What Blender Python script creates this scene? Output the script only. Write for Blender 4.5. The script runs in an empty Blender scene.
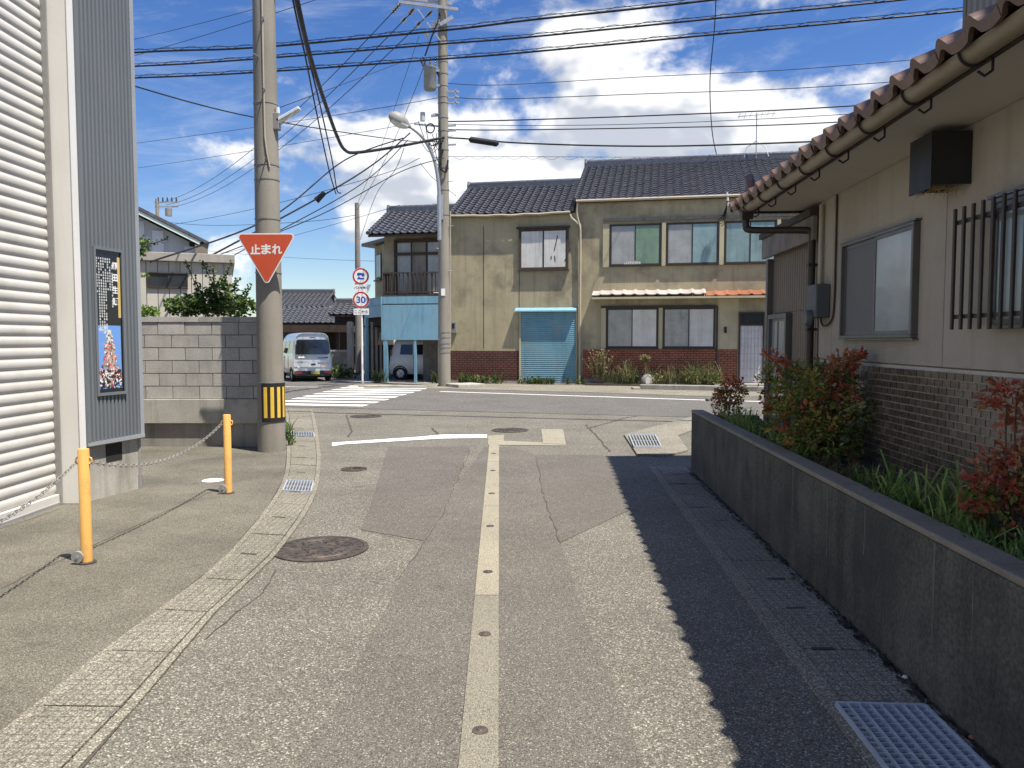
import bpy, math, random
from mathutils import Vector, Matrix
R_ = random.Random(7)
sc = bpy.context.scene
COL = sc.collection
rad = math.radians

# ---------------------------------------------------------------- camera, sky, sun, exposure
FPX = 769.0
PITCH = math.atan(44/769)
CAMZ = 1.6
cd = bpy.data.cameras.new('camera'); cam = bpy.data.objects.new('camera', cd); COL.objects.link(cam)
cam.location = (0, 0, CAMZ); cam.rotation_euler = (rad(90)-PITCH, 0, 0)
cd.sensor_width = 36; cd.lens = FPX/1024*36; cd.clip_end = 6000; cd.clip_start = .05
sc.camera = cam
SUN = Vector((.34, -.25, 1)).normalized()
SUN_EL = math.asin(SUN.z); SUN_AZ = math.atan2(SUN.x, SUN.y)
sc.view_settings.view_transform = 'Standard'; sc.view_settings.look = 'None'
sc.view_settings.gamma = 1; sc.view_settings.use_curve_mapping = False
sc.view_settings.exposure = 0.85
sc.cycles.use_denoising = True; sc.cycles.denoising_input_passes = 'RGB_ALBEDO_NORMAL'; sc.cycles.denoising_prefilter = 'NONE'
sc.cycles.max_bounces = 6; sc.cycles.diffuse_bounces = 4; sc.cycles.glossy_bounces = 3; sc.cycles.transparent_max_bounces = 8
ld = bpy.data.lights.new('sun', 'SUN'); ld.energy = 4.7; ld.angle = rad(.53); ld.color = (1, .94, .84)
sun = bpy.data.objects.new('sun', ld); COL.objects.link(sun)
sun.rotation_euler = (-SUN).to_track_quat('-Z', 'Y').to_euler()

world = bpy.data.worlds.new('World'); sc.world = world; world.use_nodes = True
def build_sky():
    nt = world.node_tree; N = nt.nodes; L = nt.links; N.clear()
    def nd(t, **k):
        n = N.new(t)
        for a, b in k.items(): setattr(n, a, b)
        return n
    def val(x, inp):
        if isinstance(x, (int, float)): inp.default_value = x
        else: L.new(x, inp)
    def m(op, a, b=0.0, c=0.0, clamp=False):
        n = nd('ShaderNodeMath', operation=op); n.use_clamp = clamp
        val(a, n.inputs[0]); val(b, n.inputs[1]); val(c, n.inputs[2]); return n.outputs[0]
    out = nd('ShaderNodeOutputWorld'); bg = nd('ShaderNodeBackground'); bg.inputs[1].default_value = .1
    sky = nd('ShaderNodeTexSky', sky_type='NISHITA'); sky.sun_disc = False
    sky.sun_elevation = SUN_EL; sky.sun_rotation = SUN_AZ; sky.air_density = 1.0; sky.dust_density = .4; sky.ozone_density = 2.5
    hs = nd('ShaderNodeHueSaturation'); hs.inputs['Hue'].default_value = .514; hs.inputs['Saturation'].default_value = 1.3; hs.inputs['Value'].default_value = SKYV
    L.new(sky.outputs[0], hs.inputs['Color'])
    tc = nd('ShaderNodeTexCoord'); sp = nd('ShaderNodeSeparateXYZ'); L.new(tc.outputs['Generated'], sp.inputs[0])
    az = m('ARCTAN2', sp.outputs[0], sp.outputs[1]); el = m('ARCSINE', sp.outputs[2])
    # compress the elevation as a cloud deck seen in perspective does
    def density(da, de, det=8, blobs=True):
        cx = nd('ShaderNodeCombineXYZ'); val(m('ADD', az, da), cx.inputs[0]); val(m('MULTIPLY', m('ADD', el, de), 1.5), cx.inputs[1]); cx.inputs[2].default_value = 3.7
        n1 = nd('ShaderNodeTexNoise'); n1.inputs['Scale'].default_value = 5.6; n1.inputs['Detail'].default_value = det; n1.inputs['Roughness'].default_value = .58; n1.inputs['Distortion'].default_value = .12
        L.new(cx.outputs[0], n1.inputs['Vector'])
        d = n1.outputs['Fac']
        # cloud heads standing over the roofs: (azimuth, elevation, half widths, weight), radians
        for a0, e0, ra, re, w in (CLOUDS if blobs else ()):
            ua = m('DIVIDE', m('SUBTRACT', m('ADD', az, da), a0), ra); ue = m('DIVIDE', m('SUBTRACT', m('ADD', el, de), e0), re)
            q = m('ADD', m('MULTIPLY', ua, ua), m('MULTIPLY', ue, ue))
            g = m('EXPONENT', m('MULTIPLY', q, -1.0))
            d = m('MULTIPLY_ADD', g, w, d)
        return d
    d0 = density(0, 0); dn = density(0, 0, 4, False); d1 = density(.014, .034, 3, False)
    def ss(x, a, b):
        r = nd('ShaderNodeMapRange', interpolation_type='SMOOTHSTEP'); L.new(x, r.inputs[0]); r.inputs[1].default_value = a; r.inputs[2].default_value = b; return r.outputs[0]
    cov = ss(d0, .535, .665)
    # light from above: bright where the density drops off towards the sun, grey where more cloud lies above
    lit = ss(m('SUBTRACT', dn, d1), -.06, .06)
    ramp = nd('ShaderNodeMix', data_type='RGBA'); ramp.inputs[6].default_value = (3.5, 3.75, 4.2, 1); ramp.inputs[7].default_value = (6.3, 6.3, 6.3, 1)
    L.new(lit, ramp.inputs[0])
    # thin high veil
    cx = nd('ShaderNodeCombineXYZ'); val(m('MULTIPLY', az, 1.3), cx.inputs[0]); val(m('MULTIPLY_ADD', az, -.5, m('MULTIPLY', el, 4.5)), cx.inputs[1]); cx.inputs[2].default_value = 9.1
    n2 = nd('ShaderNodeTexNoise'); n2.inputs['Scale'].default_value = 3.0; n2.inputs['Detail'].default_value = 6; n2.inputs['Roughness'].default_value = .66; n2.inputs['Distortion'].default_value = .5
    L.new(cx.outputs[0], n2.inputs['Vector'])
    veil = m('MULTIPLY', ss(n2.outputs['Fac'], .48, .80), .42)
    mv = nd('ShaderNodeMix', data_type='RGBA'); L.new(veil, mv.inputs[0]); L.new(hs.outputs[0], mv.inputs[6]); mv.inputs[7].default_value = (4.6, 5.0, 5.7, 1)
    mc = nd('ShaderNodeMix', data_type='RGBA'); L.new(m('MULTIPLY', cov, .96), mc.inputs[0]); L.new(mv.outputs[2], mc.inputs[6]); L.new(ramp.outputs[2], mc.inputs[7])
    L.new(mc.outputs[2], bg.inputs[0]); L.new(bg.outputs[0], out.inputs[0])
SKYV = .80
def dirpx(px, py):
    d = Vector(((px-512), FPX*math.cos(PITCH)-(py-384)*math.sin(PITCH), -FPX*math.sin(PITCH)-(py-384)*math.cos(PITCH)))
    return d
def azel(px, py):
    d = dirpx(px, py).normalized(); return math.atan2(d.x, d.y), math.asin(d.z)
# the cumulus bank over the row of houses, and clear blue between
CLOUDS = [(*azel(570, 150), .17, .10, .20), (*azel(720, 120), .11, .07, .17), (*azel(405, 150), .095, .075, .19), (*azel(480, 215), .26, .06, .15), (*azel(590, 15), .15, .065, .19),
          (*azel(893, 95), .05, .05, .20), (*azel(190, 120), .16, .12, -.05), (*azel(340, 35), .12, .07, -.16), (*azel(800, 40), .13, .03, -.12), (*azel(235, 243), .045, .022, .17), (*azel(660, 75), .05, .02, -.10)]
build_sky()
world.cycles.sampling_method = 'MANUAL'; world.cycles.sample_map_resolution = 512

# ---------------------------------------------------------------- helpers
def gp(px, py, z=0.0):
    d = dirpx(px, py); t = (z-CAMZ)/d.z
    return Vector((d.x*t, d.y*t, z))
def at(px, py, Y):
    d = dirpx(px, py); t = Y/d.y
    return Vector((d.x*t, Y, CAMZ+d.z*t))
W0 = (0, 0, 0)                       # frames: origin x, y, rotation about z
RF = (0, 0, -rad(3.2))               # right hand house and planter
FF = (0, 28.28, -math.atan(.2))      # houses across the road
def f2w(fr, p):
    c, s = math.cos(fr[2]), math.sin(fr[2])
    return Vector((fr[0]+p[0]*c-p[1]*s, fr[1]+p[0]*s+p[1]*c, p[2]))
def w2f(fr, p):
    c, s = math.cos(fr[2]), math.sin(fr[2]); x, y = p[0]-fr[0], p[1]-fr[1]
    return Vector((x*c+y*s, -x*s+y*c, p[2]))
def fp(px, py, yl=0.0, fr=FF):       # the point of the plane "local y = yl" of a frame seen at a pixel -> local x, z
    d = dirpx(px, py); c, s = math.cos(fr[2]), math.sin(fr[2])
    n = (-s, c)
    t = (yl - ((0-fr[0])*n[0]+(0-fr[1])*n[1]))/(d.x*n[0]+d.y*n[1])
    p = Vector((d.x*t, d.y*t, CAMZ+d.z*t)); q = w2f(fr, p)
    return q.x, q.z
OFF = {}
def tag(o, label=None, cat=None, group=None, kind=None):
    if label: o['label'] = label
    if cat: o['category'] = cat
    if group: o['group'] = group
    if kind: o['kind'] = kind
    return o
def thing(name, label, cat, base=(0, 0, 0), fr=W0, group=None):
    o = bpy.data.objects.new(name, None); COL.objects.link(o); o.empty_display_size = .2
    o.location = f2w(fr, base); o.rotation_euler = (0, 0, fr[2]); OFF[o] = Vector(base)
    tag(o, label, cat, group); return o
def off_of(p):
    while p is not None:
        if p in OFF: return OFF[p]
        p = p.parent
    return Vector((0, 0, 0))
class MB:
    def __init__(s): s.v = []; s.f = []; s.c = []; s.col = None; s.mi = []; s.m = 0
    def face(s, idx):
        s.f.append(tuple(idx)); s.c.append(s.col); s.mi.append(s.m)
    def quad(s, a, b, c, d):
        n = len(s.v); s.v += [tuple(a), tuple(b), tuple(c), tuple(d)]; s.face((n, n+1, n+2, n+3)); return s
    def tri(s, a, b, c):
        n = len(s.v); s.v += [tuple(a), tuple(b), tuple(c)]; s.face((n, n+1, n+2)); return s
    def box(s, x0, x1, y0, y1, z0, z1):
        if x0 > x1: x0, x1 = x1, x0
        if y0 > y1: y0, y1 = y1, y0
        if z0 > z1: z0, z1 = z1, z0
        n = len(s.v)
        s.v += [(x0,y0,z0),(x1,y0,z0),(x1,y1,z0),(x0,y1,z0),(x0,y0,z1),(x1,y0,z1),(x1,y1,z1),(x0,y1,z1)]
        for q in ((0,3,2,1),(4,5,6,7),(0,1,5,4),(1,2,6,5),(2,3,7,6),(3,0,4,7)): s.face([n+i for i in q])
        return s
    def hexa(s, p):                      # 8 points, bottom ring then top ring
        n = len(s.v); s.v += [tuple(q) for q in p]
        for q in ((0,3,2,1),(4,5,6,7),(0,1,5,4),(1,2,6,5),(2,3,7,6),(3,0,4,7)): s.face([n+i for i in q])
        return s
    def obox(s, c, size, mat):           # box turned by a 3x3 matrix
        c = Vector(c); h = [q/2 for q in size]
        P = [c+mat@Vector((a*h[0], b*h[1], e*h[2])) for e in (-1, 1) for a, b in ((-1,-1),(1,-1),(1,1),(-1,1))]
        return s.hexa(P)
    def bar(s, p0, p1, w, h, up=(0, 0, 1)):   # rectangular bar from p0 to p1
        p0, p1 = Vector(p0), Vector(p1); d = (p1-p0); L = d.length; d.normalize(); up = Vector(up)
        if abs(d.dot(up)) > .98: up = Vector((0, 1, 0))
        sx = d.cross(up).normalized(); u = sx.cross(d)
        P = [p+sx*a*w/2+u*b*h/2 for p in (p0, p1) for a, b in ((-1,-1),(1,-1),(1,1),(-1,1))]
        return s.hexa(P)
    def cyl(s, p0, p1, r0, r1=None, n=12, cap=True):
        r1 = r0 if r1 is None else r1
        p0, p1 = Vector(p0), Vector(p1); d = (p1-p0).normalized()
        a = d.orthogonal().normalized(); b = d.cross(a); k = len(s.v)
        for p, r in ((p0, r0), (p1, r1)):
            for i in range(n):
                t = 2*math.pi*i/n; s.v.append(tuple(p+a*math.cos(t)*r+b*math.sin(t)*r))
        for i in range(n): j = (i+1) % n; s.face((k+i, k+j, k+n+j, k+n+i))
        if cap: s.face(range(k+n-1, k-1, -1)); s.face(range(k+n, k+2*n))
        return s
    def tube(s, pts, r, n=6, cap=True):
        pts = [Vector(p) for p in pts]; k = len(s.v); m = len(pts)
        t0 = (pts[1]-pts[0]).normalized(); a = t0.orthogonal().normalized()
        for i, p in enumerate(pts):
            t = (pts[min(i+1, m-1)]-pts[max(i-1, 0)]).normalized()
            a = (a-t*a.dot(t)).normalized(); b = t.cross(a)
            rr = r[i] if isinstance(r, (list, tuple)) else r
            for j in range(n):
                q = 2*math.pi*j/n; s.v.append(tuple(p+a*math.cos(q)*rr+b*math.sin(q)*rr))
        for i in range(m-1):
            for j in range(n):
                j2 = (j+1) % n; s.face((k+i*n+j, k+i*n+j2, k+(i+1)*n+j2, k+(i+1)*n+j))
        if cap: s.face([k+j for j in range(n-1, -1, -1)]); s.face([k+(m-1)*n+j for j in range(n)])
        return s
    def lathe(s, prof, c=(0, 0, 0), n=24, ax='z'):   # prof: (radius, height) pairs
        k = len(s.v)
        for r, h in prof:
            for i in range(n):
                t = 2*math.pi*i/n; x, y = r*math.cos(t), r*math.sin(t)
                p = {'z': (x, y, h), 'y': (x, h, y), 'x': (h, x, y)}[ax]
                s.v.append((p[0]+c[0], p[1]+c[1], p[2]+c[2]))
        for q in range(len(prof)-1):
            for i in range(n):
                j = (i+1) % n; s.face((k+q*n+i, k+q*n+j, k+(q+1)*n+j, k+(q+1)*n+i))
        return s
    def prism(s, poly, a, b, ax='y'):    # 2-D outline extruded along an axis from a to b
        def P(u, w, t): return {'y': (u, t, w), 'x': (t, u, w), 'z': (u, w, t)}[ax]
        k = len(s.v); n = len(poly)
        s.v += [P(u, w, a) for u, w in poly]+[P(u, w, b) for u, w in poly]
        s.face(range(k+n-1, k-1, -1)); s.face(range(k+n, k+2*n))
        for i in range(n): j = (i+1) % n; s.face((k+i, k+j, k+n+j, k+n+i))
        return s
    def mesh(s, name, off=(0, 0, 0), recalc=True):
        off = Vector(off)
        me = bpy.data.meshes.new(name)
        me.from_pydata([tuple(Vector(q)-off) for q in s.v], [], s.f)
        if any(c is not None for c in s.c):
            at_ = me.color_attributes.new('Col', 'FLOAT_COLOR', 'CORNER'); buf = []
            for c, f in zip(s.c, s.f):
                c = c or (1, 1, 1); buf += [c[0], c[1], c[2], 1.0]*len(f)
            at_.data.foreach_set('color', buf)
        if any(s.mi): me.polygons.foreach_set('material_index', s.mi)
        if recalc:
            import bmesh
            bm = bmesh.new(); bm.from_mesh(me); bmesh.ops.recalc_face_normals(bm, faces=bm.faces); bm.to_mesh(me); bm.free()
        me.update(); return me
    def build(s, name, mat, parent=None, smooth=False, bev=0, recalc=True, off=None):
        me = s.mesh(name, off_of(parent) if off is None else off, recalc)
        for q in (mat if isinstance(mat, (list, tuple)) else [mat]): me.materials.append(q)
        if smooth: set_smooth(me)
        o = bpy.data.objects.new(name, me); COL.objects.link(o); o.parent = parent
        if bev:
            b = o.modifiers.new('bevel', 'BEVEL'); b.width = bev; b.segments = 2; b.limit_method = 'ANGLE'; b.angle_limit = rad(40)
        return o
def set_smooth(me, ang=40):
    me.polygons.foreach_set('use_smooth', [True]*len(me.polygons))
    if hasattr(me, 'set_sharp_from_angle'): me.set_sharp_from_angle(angle=rad(ang))
def solo(name, mb, mat, label, cat, group=None, smooth=False, bev=0, base=None, kind=None):
    """a thing that is one mesh; its origin at its base"""
    if base is None:
        xs = [v[0] for v in mb.v]; ys = [v[1] for v in mb.v]; zs = [v[2] for v in mb.v]
        base = ((min(xs)+max(xs))/2, (min(ys)+max(ys))/2, min(zs))
    o = mb.build(name, mat, None, smooth, bev, off=base); o.location = base
    tag(o, label, cat, group, kind); return o
def struct(name, mb, mat, parent=None, bev=0):
    o = mb.build(name, mat, parent, bev=bev)
    if parent is None: o['kind'] = 'structure'
    return o
def inst(name, me, parent, loc, rot=None, scale=None):
    o = bpy.data.objects.new(name, me); COL.objects.link(o); o.parent = parent
    o.location = Vector(loc)-off_of(parent)
    if rot: o.rotation_euler = rot
    if scale: o.scale = scale
    return o
def smooth_path(P, n=8):                 # Catmull-Rom through points
    P = [Vector(p) for p in P]; out = []
    for i in range(len(P)-1):
        p0, p1, p2, p3 = P[max(i-1, 0)], P[i], P[i+1], P[min(i+2, len(P)-1)]
        for k in range(n):
            t = k/n; out.append(.5*((2*p1)+(p2-p0)*t+(2*p0-5*p1+4*p2-p3)*t*t+(3*p1-p0-3*p2+p3)*t**3))
    return out+[P[-1]]
def sagline(a, b, sag, n=24):
    a, b = Vector(a), Vector(b)
    return [a.lerp(b, i/n)-Vector((0, 0, 4*sag*(i/n)*(1-i/n))) for i in range(n+1)]
def text_mb(body, h, bold=0.0):          # outline of writing as a flat mesh, height about h, origin at the centre; x right, y up
    cu = bpy.data.curves.new('writing', 'FONT'); cu.body = body; cu.size = 1; cu.offset = bold; cu.resolution_u = 3
    o = bpy.data.objects.new('writing', cu); COL.objects.link(o)
    dg = bpy.context.evaluated_depsgraph_get(); me = bpy.data.meshes.new_from_object(o.evaluated_get(dg))
    vs = [v.co.copy() for v in me.vertices]; fs = [tuple(p.vertices) for p in me.polygons]
    bpy.data.objects.remove(o); bpy.data.curves.remove(cu); bpy.data.meshes.remove(me)
    if not vs: return [], []
    x0, x1 = min(v.x for v in vs), max(v.x for v in vs); y0, y1 = min(v.y for v in vs), max(v.y for v in vs)
    k = h/max(y1-y0, 1e-6)
    return [((v.x-(x0+x1)/2)*k, (v.y-(y0+y1)/2)*k) for v in vs], fs
def add_text(mb, body, h, c, ex, ez, bold=0.0, width=None):
    vs, fs = text_mb(body, h, bold); c, ex, ez = Vector(c), Vector(ex), Vector(ez); k = len(mb.v)
    kx = 1
    if width and vs: kx = width/(max(v[0] for v in vs)-min(v[0] for v in vs))
    mb.v += [tuple(c+ex*x*kx+ez*y) for x, y in vs]
    for f in fs: mb.face([k+i for i in f])

# ---------------------------------------------------------------- materials
MATS = {}
def pm(name, col, rough=.8, var=.18, scale=2.0, fine=90.0, fvar=.12, bump=.15, rnd=0.0, streak=0.0, spec=.3, metal=0.0, coat=0.0, attr=False, stain=None, stainamt=0.0, stainscale=.7, trans=0.0):
    """node material: large blotches, fine grain with relief, run-down streaks, one tone per object"""
    m = bpy.data.materials.new(name); m.use_nodes = True; nt = m.node_tree; N = nt.nodes; L = nt.links; b = N['Principled BSDF']
    def nd(t, **k):
        n = N.new(t)
        for a, q in k.items(): setattr(n, a, q)
        return n
    tc = nd('ShaderNodeTexCoord'); oi = nd('ShaderNodeObjectInfo')
    ad = nd('ShaderNodeVectorMath', operation='MULTIPLY_ADD'); L.new(oi.outputs['Random'], ad.inputs[0]); ad.inputs[1].default_value = (37, 53, 71); L.new(tc.outputs['Object'], ad.inputs[2])
    vec = ad.outputs[0]
    def noise(s, det=5, rg=.6, v=vec):
        n = nd('ShaderNodeTexNoise'); n.inputs['Scale'].default_value = s; n.inputs['Detail'].default_value = det; n.inputs['Roughness'].default_value = rg; L.new(v, n.inputs['Vector']); return n.outputs['Fac']
    def mr(x, a, c, lo, hi):
        r = nd('ShaderNodeMapRange'); L.new(x, r.inputs[0])
        for i, q in enumerate((a, c, lo, hi)): r.inputs[1+i].default_value = q
        return r.outputs[0]
    def mul(a, c):
        n = nd('ShaderNodeMath', operation='MULTIPLY'); L.new(a, n.inputs[0])
        if isinstance(c, (int, float)): n.inputs[1].default_value = c
        else: L.new(c, n.inputs[1])
        return n.outputs[0]
    f = mr(noise(scale), .3, .7, 1-var, 1+var)
    fn = noise(fine, 3, .7)
    f = mul(f, mr(fn, .25, .75, 1-fvar, 1+fvar))
    if rnd: f = mul(f, mr(oi.outputs['Random'], 0, 1, 1-rnd, 1+rnd))
    if streak:
        mp = nd('ShaderNodeMapping'); mp.inputs['Scale'].default_value = (1, 1, .07); L.new(vec, mp.inputs[0])
        f = mul(f, mr(noise(6, 5, .65, mp.outputs[0]), .5, .72, 1, 1-streak))
    mx = nd('ShaderNodeMix', data_type='RGBA', blend_type='MULTIPLY'); mx.inputs[0].default_value = 1
    if attr:
        a = nd('ShaderNodeAttribute'); a.attribute_name = 'Col'; L.new(a.outputs['Color'], mx.inputs[6])
    else: mx.inputs[6].default_value = (*col, 1)
    cc = nd('ShaderNodeCombineColor')
    for i in range(3): L.new(f, cc.inputs[i])
    L.new(cc.outputs[0], mx.inputs[7]); c = mx.outputs[2]
    if stain:
        sx = nd('ShaderNodeMix', data_type='RGBA'); L.new(mul(mr(noise(stainscale, 7, .68), .5, .66, 0, 1), stainamt), sx.inputs[0]); L.new(c, sx.inputs[6]); sx.inputs[7].default_value = (*stain, 1); c = sx.outputs[2]
    L.new(c, b.inputs['Base Color'])
    r = mr(noise(scale*2.3), .3, .7, max(rough-.1, .02), min(rough+.08, 1)); L.new(r, b.inputs['Roughness'])
    b.inputs['Specular IOR Level'].default_value = spec; b.inputs['Metallic'].default_value = metal; b.inputs['Coat Weight'].default_value = coat; b.inputs['Coat Roughness'].default_value = .04
    if bump:
        bp = nd('ShaderNodeBump'); bp.inputs['Strength'].default_value = bump; bp.inputs['Distance'].default_value = .01; L.new(fn, bp.inputs['Height']); L.new(bp.outputs[0], b.inputs['Normal'])
    if trans:
        tr = nd('ShaderNodeBsdfTranslucent'); L.new(c, tr.inputs['Color']); ms = nd('ShaderNodeMixShader'); ms.inputs[0].default_value = trans
        L.new(b.outputs[0], ms.inputs[1]); L.new(tr.outputs[0], ms.inputs[2]); L.new(ms.outputs[0], N['Material Output'].inputs['Surface'])
    MATS[name] = m; return m
def asphalt(name, dark, light, stone, amt, scale=95, big=.12, grid=0):
    """bitumen with pale stones showing: voronoi cells of their own tone and relief"""
    m = bpy.data.materials.new(name); m.use_nodes = True; nt = m.node_tree; N = nt.nodes; L = nt.links; b = N['Principled BSDF']
    def nd(t, **k):
        n = N.new(t)
        for a, q in k.items(): setattr(n, a, q)
        return n
    tc = nd('ShaderNodeTexCoord'); v = tc.outputs['Object']
    wn = nd('ShaderNodeTexNoise'); wn.inputs['Scale'].default_value = 60; L.new(v, wn.inputs['Vector'])
    vm = nd('ShaderNodeVectorMath', operation='MULTIPLY_ADD'); L.new(wn.outputs['Color'], vm.inputs[0]); vm.inputs[1].default_value = (.008, .008, .008); L.new(v, vm.inputs[2])
    vo = nd('ShaderNodeTexVoronoi'); vo.inputs['Scale'].default_value = scale; vo.inputs['Randomness'].default_value = 1; L.new(vm.outputs[0], vo.inputs['Vector'])
    sp = nd('ShaderNodeSeparateColor'); L.new(vo.outputs['Color'], sp.inputs[0])
    rp = nd('ShaderNodeValToRGB'); e = rp.color_ramp.elements
    e[0].position = 0; e[0].color = (*dark, 1); e[1].position = 1; e[1].color = (*stone, 1)
    q = e.new(1-amt); q.color = (*light, 1)
    L.new(sp.outputs[0], rp.inputs[0])
    gap = nd('ShaderNodeMapRange'); L.new(vo.outputs['Distance'], gap.inputs[0]); gap.inputs[1].default_value = .35; gap.inputs[2].default_value = .75; gap.inputs[3].default_value = 1; gap.inputs[4].default_value = .42
    bn = nd('ShaderNodeTexNoise'); bn.inputs['Scale'].default_value = .9; bn.inputs['Detail'].default_value = 7; bn.inputs['Roughness'].default_value = .62; L.new(v, bn.inputs['Vector'])
    bm_ = nd('ShaderNodeMapRange'); L.new(bn.outputs['Fac'], bm_.inputs[0]); bm_.inputs[1].default_value = .3; bm_.inputs[2].default_value = .7; bm_.inputs[3].default_value = 1-big; bm_.inputs[4].default_value = 1+big
    # dark drips and spots of oil and gum
    dn = nd('ShaderNodeTexNoise'); dn.inputs['Scale'].default_value = 5; dn.inputs['Detail'].default_value = 4; L.new(v, dn.inputs['Vector'])
    dm = nd('ShaderNodeMapRange'); L.new(dn.outputs['Fac'], dm.inputs[0]); dm.inputs[1].default_value = .64; dm.inputs[2].default_value = .72; dm.inputs[3].default_value = 1; dm.inputs[4].default_value = .82
    m1 = nd('ShaderNodeMath', operation='MULTIPLY'); L.new(gap.outputs[0], m1.inputs[0]); L.new(bm_.outputs[0], m1.inputs[1])
    m2 = nd('ShaderNodeMath', operation='MULTIPLY'); L.new(m1.outputs[0], m2.inputs[0]); L.new(dm.outputs[0], m2.inputs[1])
    if grid:          # cast chequer of the lids
        bk = nd('ShaderNodeTexBrick'); bk.offset = 0; bk.inputs['Scale'].default_value = 1; bk.inputs['Brick Width'].default_value = grid; bk.inputs['Row Height'].default_value = grid; bk.inputs['Mortar Size'].default_value = .006
        bk.inputs['Mortar Smooth'].default_value = .6; bk.inputs['Color1'].default_value = (1, 1, 1, 1); bk.inputs['Color2'].default_value = (.88, .88, .88, 1); bk.inputs['Mortar'].default_value = (.6, .6, .6, 1); L.new(v, bk.inputs['Vector'])
        m3 = nd('ShaderNodeMath', operation='MULTIPLY'); L.new(m2.outputs[0], m3.inputs[0]); L.new(bk.outputs['Color'], m3.inputs[1]); m2 = m3
    cc = nd('ShaderNodeCombineColor')
    for i in range(3): L.new(m2.outputs[0], cc.inputs[i])
    mx = nd('ShaderNodeMix', data_type='RGBA', blend_type='MULTIPLY'); mx.inputs[0].default_value = 1; L.new(rp.outputs[0], mx.inputs[6]); L.new(cc.outputs[0], mx.inputs[7])
    L.new(mx.outputs[2], b.inputs['Base Color']); b.inputs['Roughness'].default_value = .82; b.inputs['Specular IOR Level'].default_value = .35
    bp = nd('ShaderNodeBump'); bp.inputs['Strength'].default_value = .55; bp.inputs['Distance'].default_value = .006; bp.invert = True; L.new(vo.outputs['Distance'], bp.inputs['Height']); L.new(bp.outputs[0], b.inputs['Normal'])
    MATS[name] = m; return m
M = MATS
asphalt('alley asphalt', (.104, .096, .078), (.232, .215, .176), (.475, .447, .375), .14, 130, .18)
asphalt('patch asphalt', (.115, .104, .088), (.20, .18, .153), (.42, .39, .33), .10, 170)
asphalt('old patch asphalt', (.108, .098, .084), (.185, .167, .142), (.38, .355, .30), .10, 170)
asphalt('road asphalt', (.108, .102, .093), (.18, .17, .154), (.36, .345, .31), .14, 150)
asphalt('apron concrete', (.135, .123, .096), (.185, .17, .134), (.30, .28, .222), .2, 150, .32)
asphalt('gutter concrete', (.17, .155, .12), (.29, .265, .21), (.50, .465, .38), .28, 130, .2)
asphalt('lid concrete', (.19, .174, .137), (.31, .287, .23), (.50, .465, .38), .28, 140, .2, .05)
asphalt('pipe concrete', (.235, .215, .165), (.29, .268, .21), (.38, .352, .28), .3, 200, .14)
asphalt('pipe concrete pale', (.33, .297, .22), (.39, .352, .265), (.48, .438, .335), .3, 200, .12)
pm('soil', (.075, .06, .042), .95, .3, 3, 40, .3, .5)
pm('earth', (.22, .205, .175), .9, .2, .6, 30, .2, .3)
pm('crack', (.075, .067, .057), .95, .2)
pm('white paint', (.78, .77, .74), .7, .06, 6, 60, .22, .2, stain=(.3, .28, .25), stainamt=.35, stainscale=5)
pm('worn paint', (.62, .6, .55), .75, .12, 6, 70, .3, .3, stain=(.2, .185, .16), stainamt=.9, stainscale=4)
pm('shutter white', (.60, .583, .545), .5, .05, 1.5, 60, .03, .05, rnd=.025, spec=.4, stain=(.4, .37, .31), stainamt=.4, stainscale=1.3)
pm('trim cream', (.66, .635, .58), .6, .05, 1.2, 80, .04, .06, streak=.08)
pm('siding grey', (.15, .165, .178), .45, .06, 1, 70, .04, .03, spec=.45, streak=.07)
pm('siding edge', (.3, .32, .34), .4, .06)
pm('base concrete', (.40, .38, .33), .9, .15, 1.6, 50, .1, .2, streak=.35, stain=(.16, .15, .12), stainamt=.5, stainscale=1.2)
pm('block', (.43, .41, .37), .92, .12, 2.5, 70, .16, .45, rnd=.10, streak=.18, stain=(.16, .15, .135), stainamt=.35, stainscale=1.5)
pm('mortar', (.16, .15, .14), .95)
pm('old concrete', (.30, .28, .245), .92, .2, 1.2, 45, .14, .3, streak=.4, stain=(.09, .085, .075), stainamt=.5, stainscale=1.1)
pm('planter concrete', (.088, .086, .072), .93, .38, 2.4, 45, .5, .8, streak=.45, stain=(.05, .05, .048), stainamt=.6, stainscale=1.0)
pm('lime run', (.15, .145, .12), .95, .3, 9, 60, .4, .3)
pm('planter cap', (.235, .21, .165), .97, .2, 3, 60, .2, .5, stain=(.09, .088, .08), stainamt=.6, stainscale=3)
pm('pole concrete', (.265, .242, .20), .85, .12, 1.0, 60, .1, .15, streak=.22)
pm('galvanised', (.42, .43, .44), .45, .12, 5, 80, .08, .05, metal=.6, spec=.5)
pm('grate steel', (.55, .60, .65), .42, .12, 8, 90, .1, .05, metal=.35, spec=.5)
pm('cast iron', (.075, .062, .052), .6, .3, 9, 120, .3, .3, metal=.3, spec=.5, stain=(.16, .12, .085), stainamt=.6, stainscale=9)
pm('bollard yellow', (.78, .44, .12), .45, .05, 3, 60, .05, .04, spec=.5, stain=(.5, .3, .12), stainamt=.5, stainscale=7)
pm('yellow sheet', (.75, .48, .06), .5, .1, 4, 60, .1, .05)
pm('black rubber', (.02, .02, .021), .65, .1)
pm('black metal', (.025, .025, .027), .45, .15)
pm('cable black', (.018, .018, .02), .5, .1)
pm('stop red', (.56, .085, .035), .45, .05, 3, 60, .04, .02, spec=.4)
pm('sign white', (.80, .79, .76), .45, .03, 3, 60, .03, .02)
pm('sign red', (.50, .03, .03), .45, .05)
pm('sign blue', (.03, .08, .36), .45, .05)
pm('stucco', (.405, .35, .222), .93, .14, .7, 40, .08, .3, streak=.24, stain=(.19, .165, .115), stainamt=.7, stainscale=.85)
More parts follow.
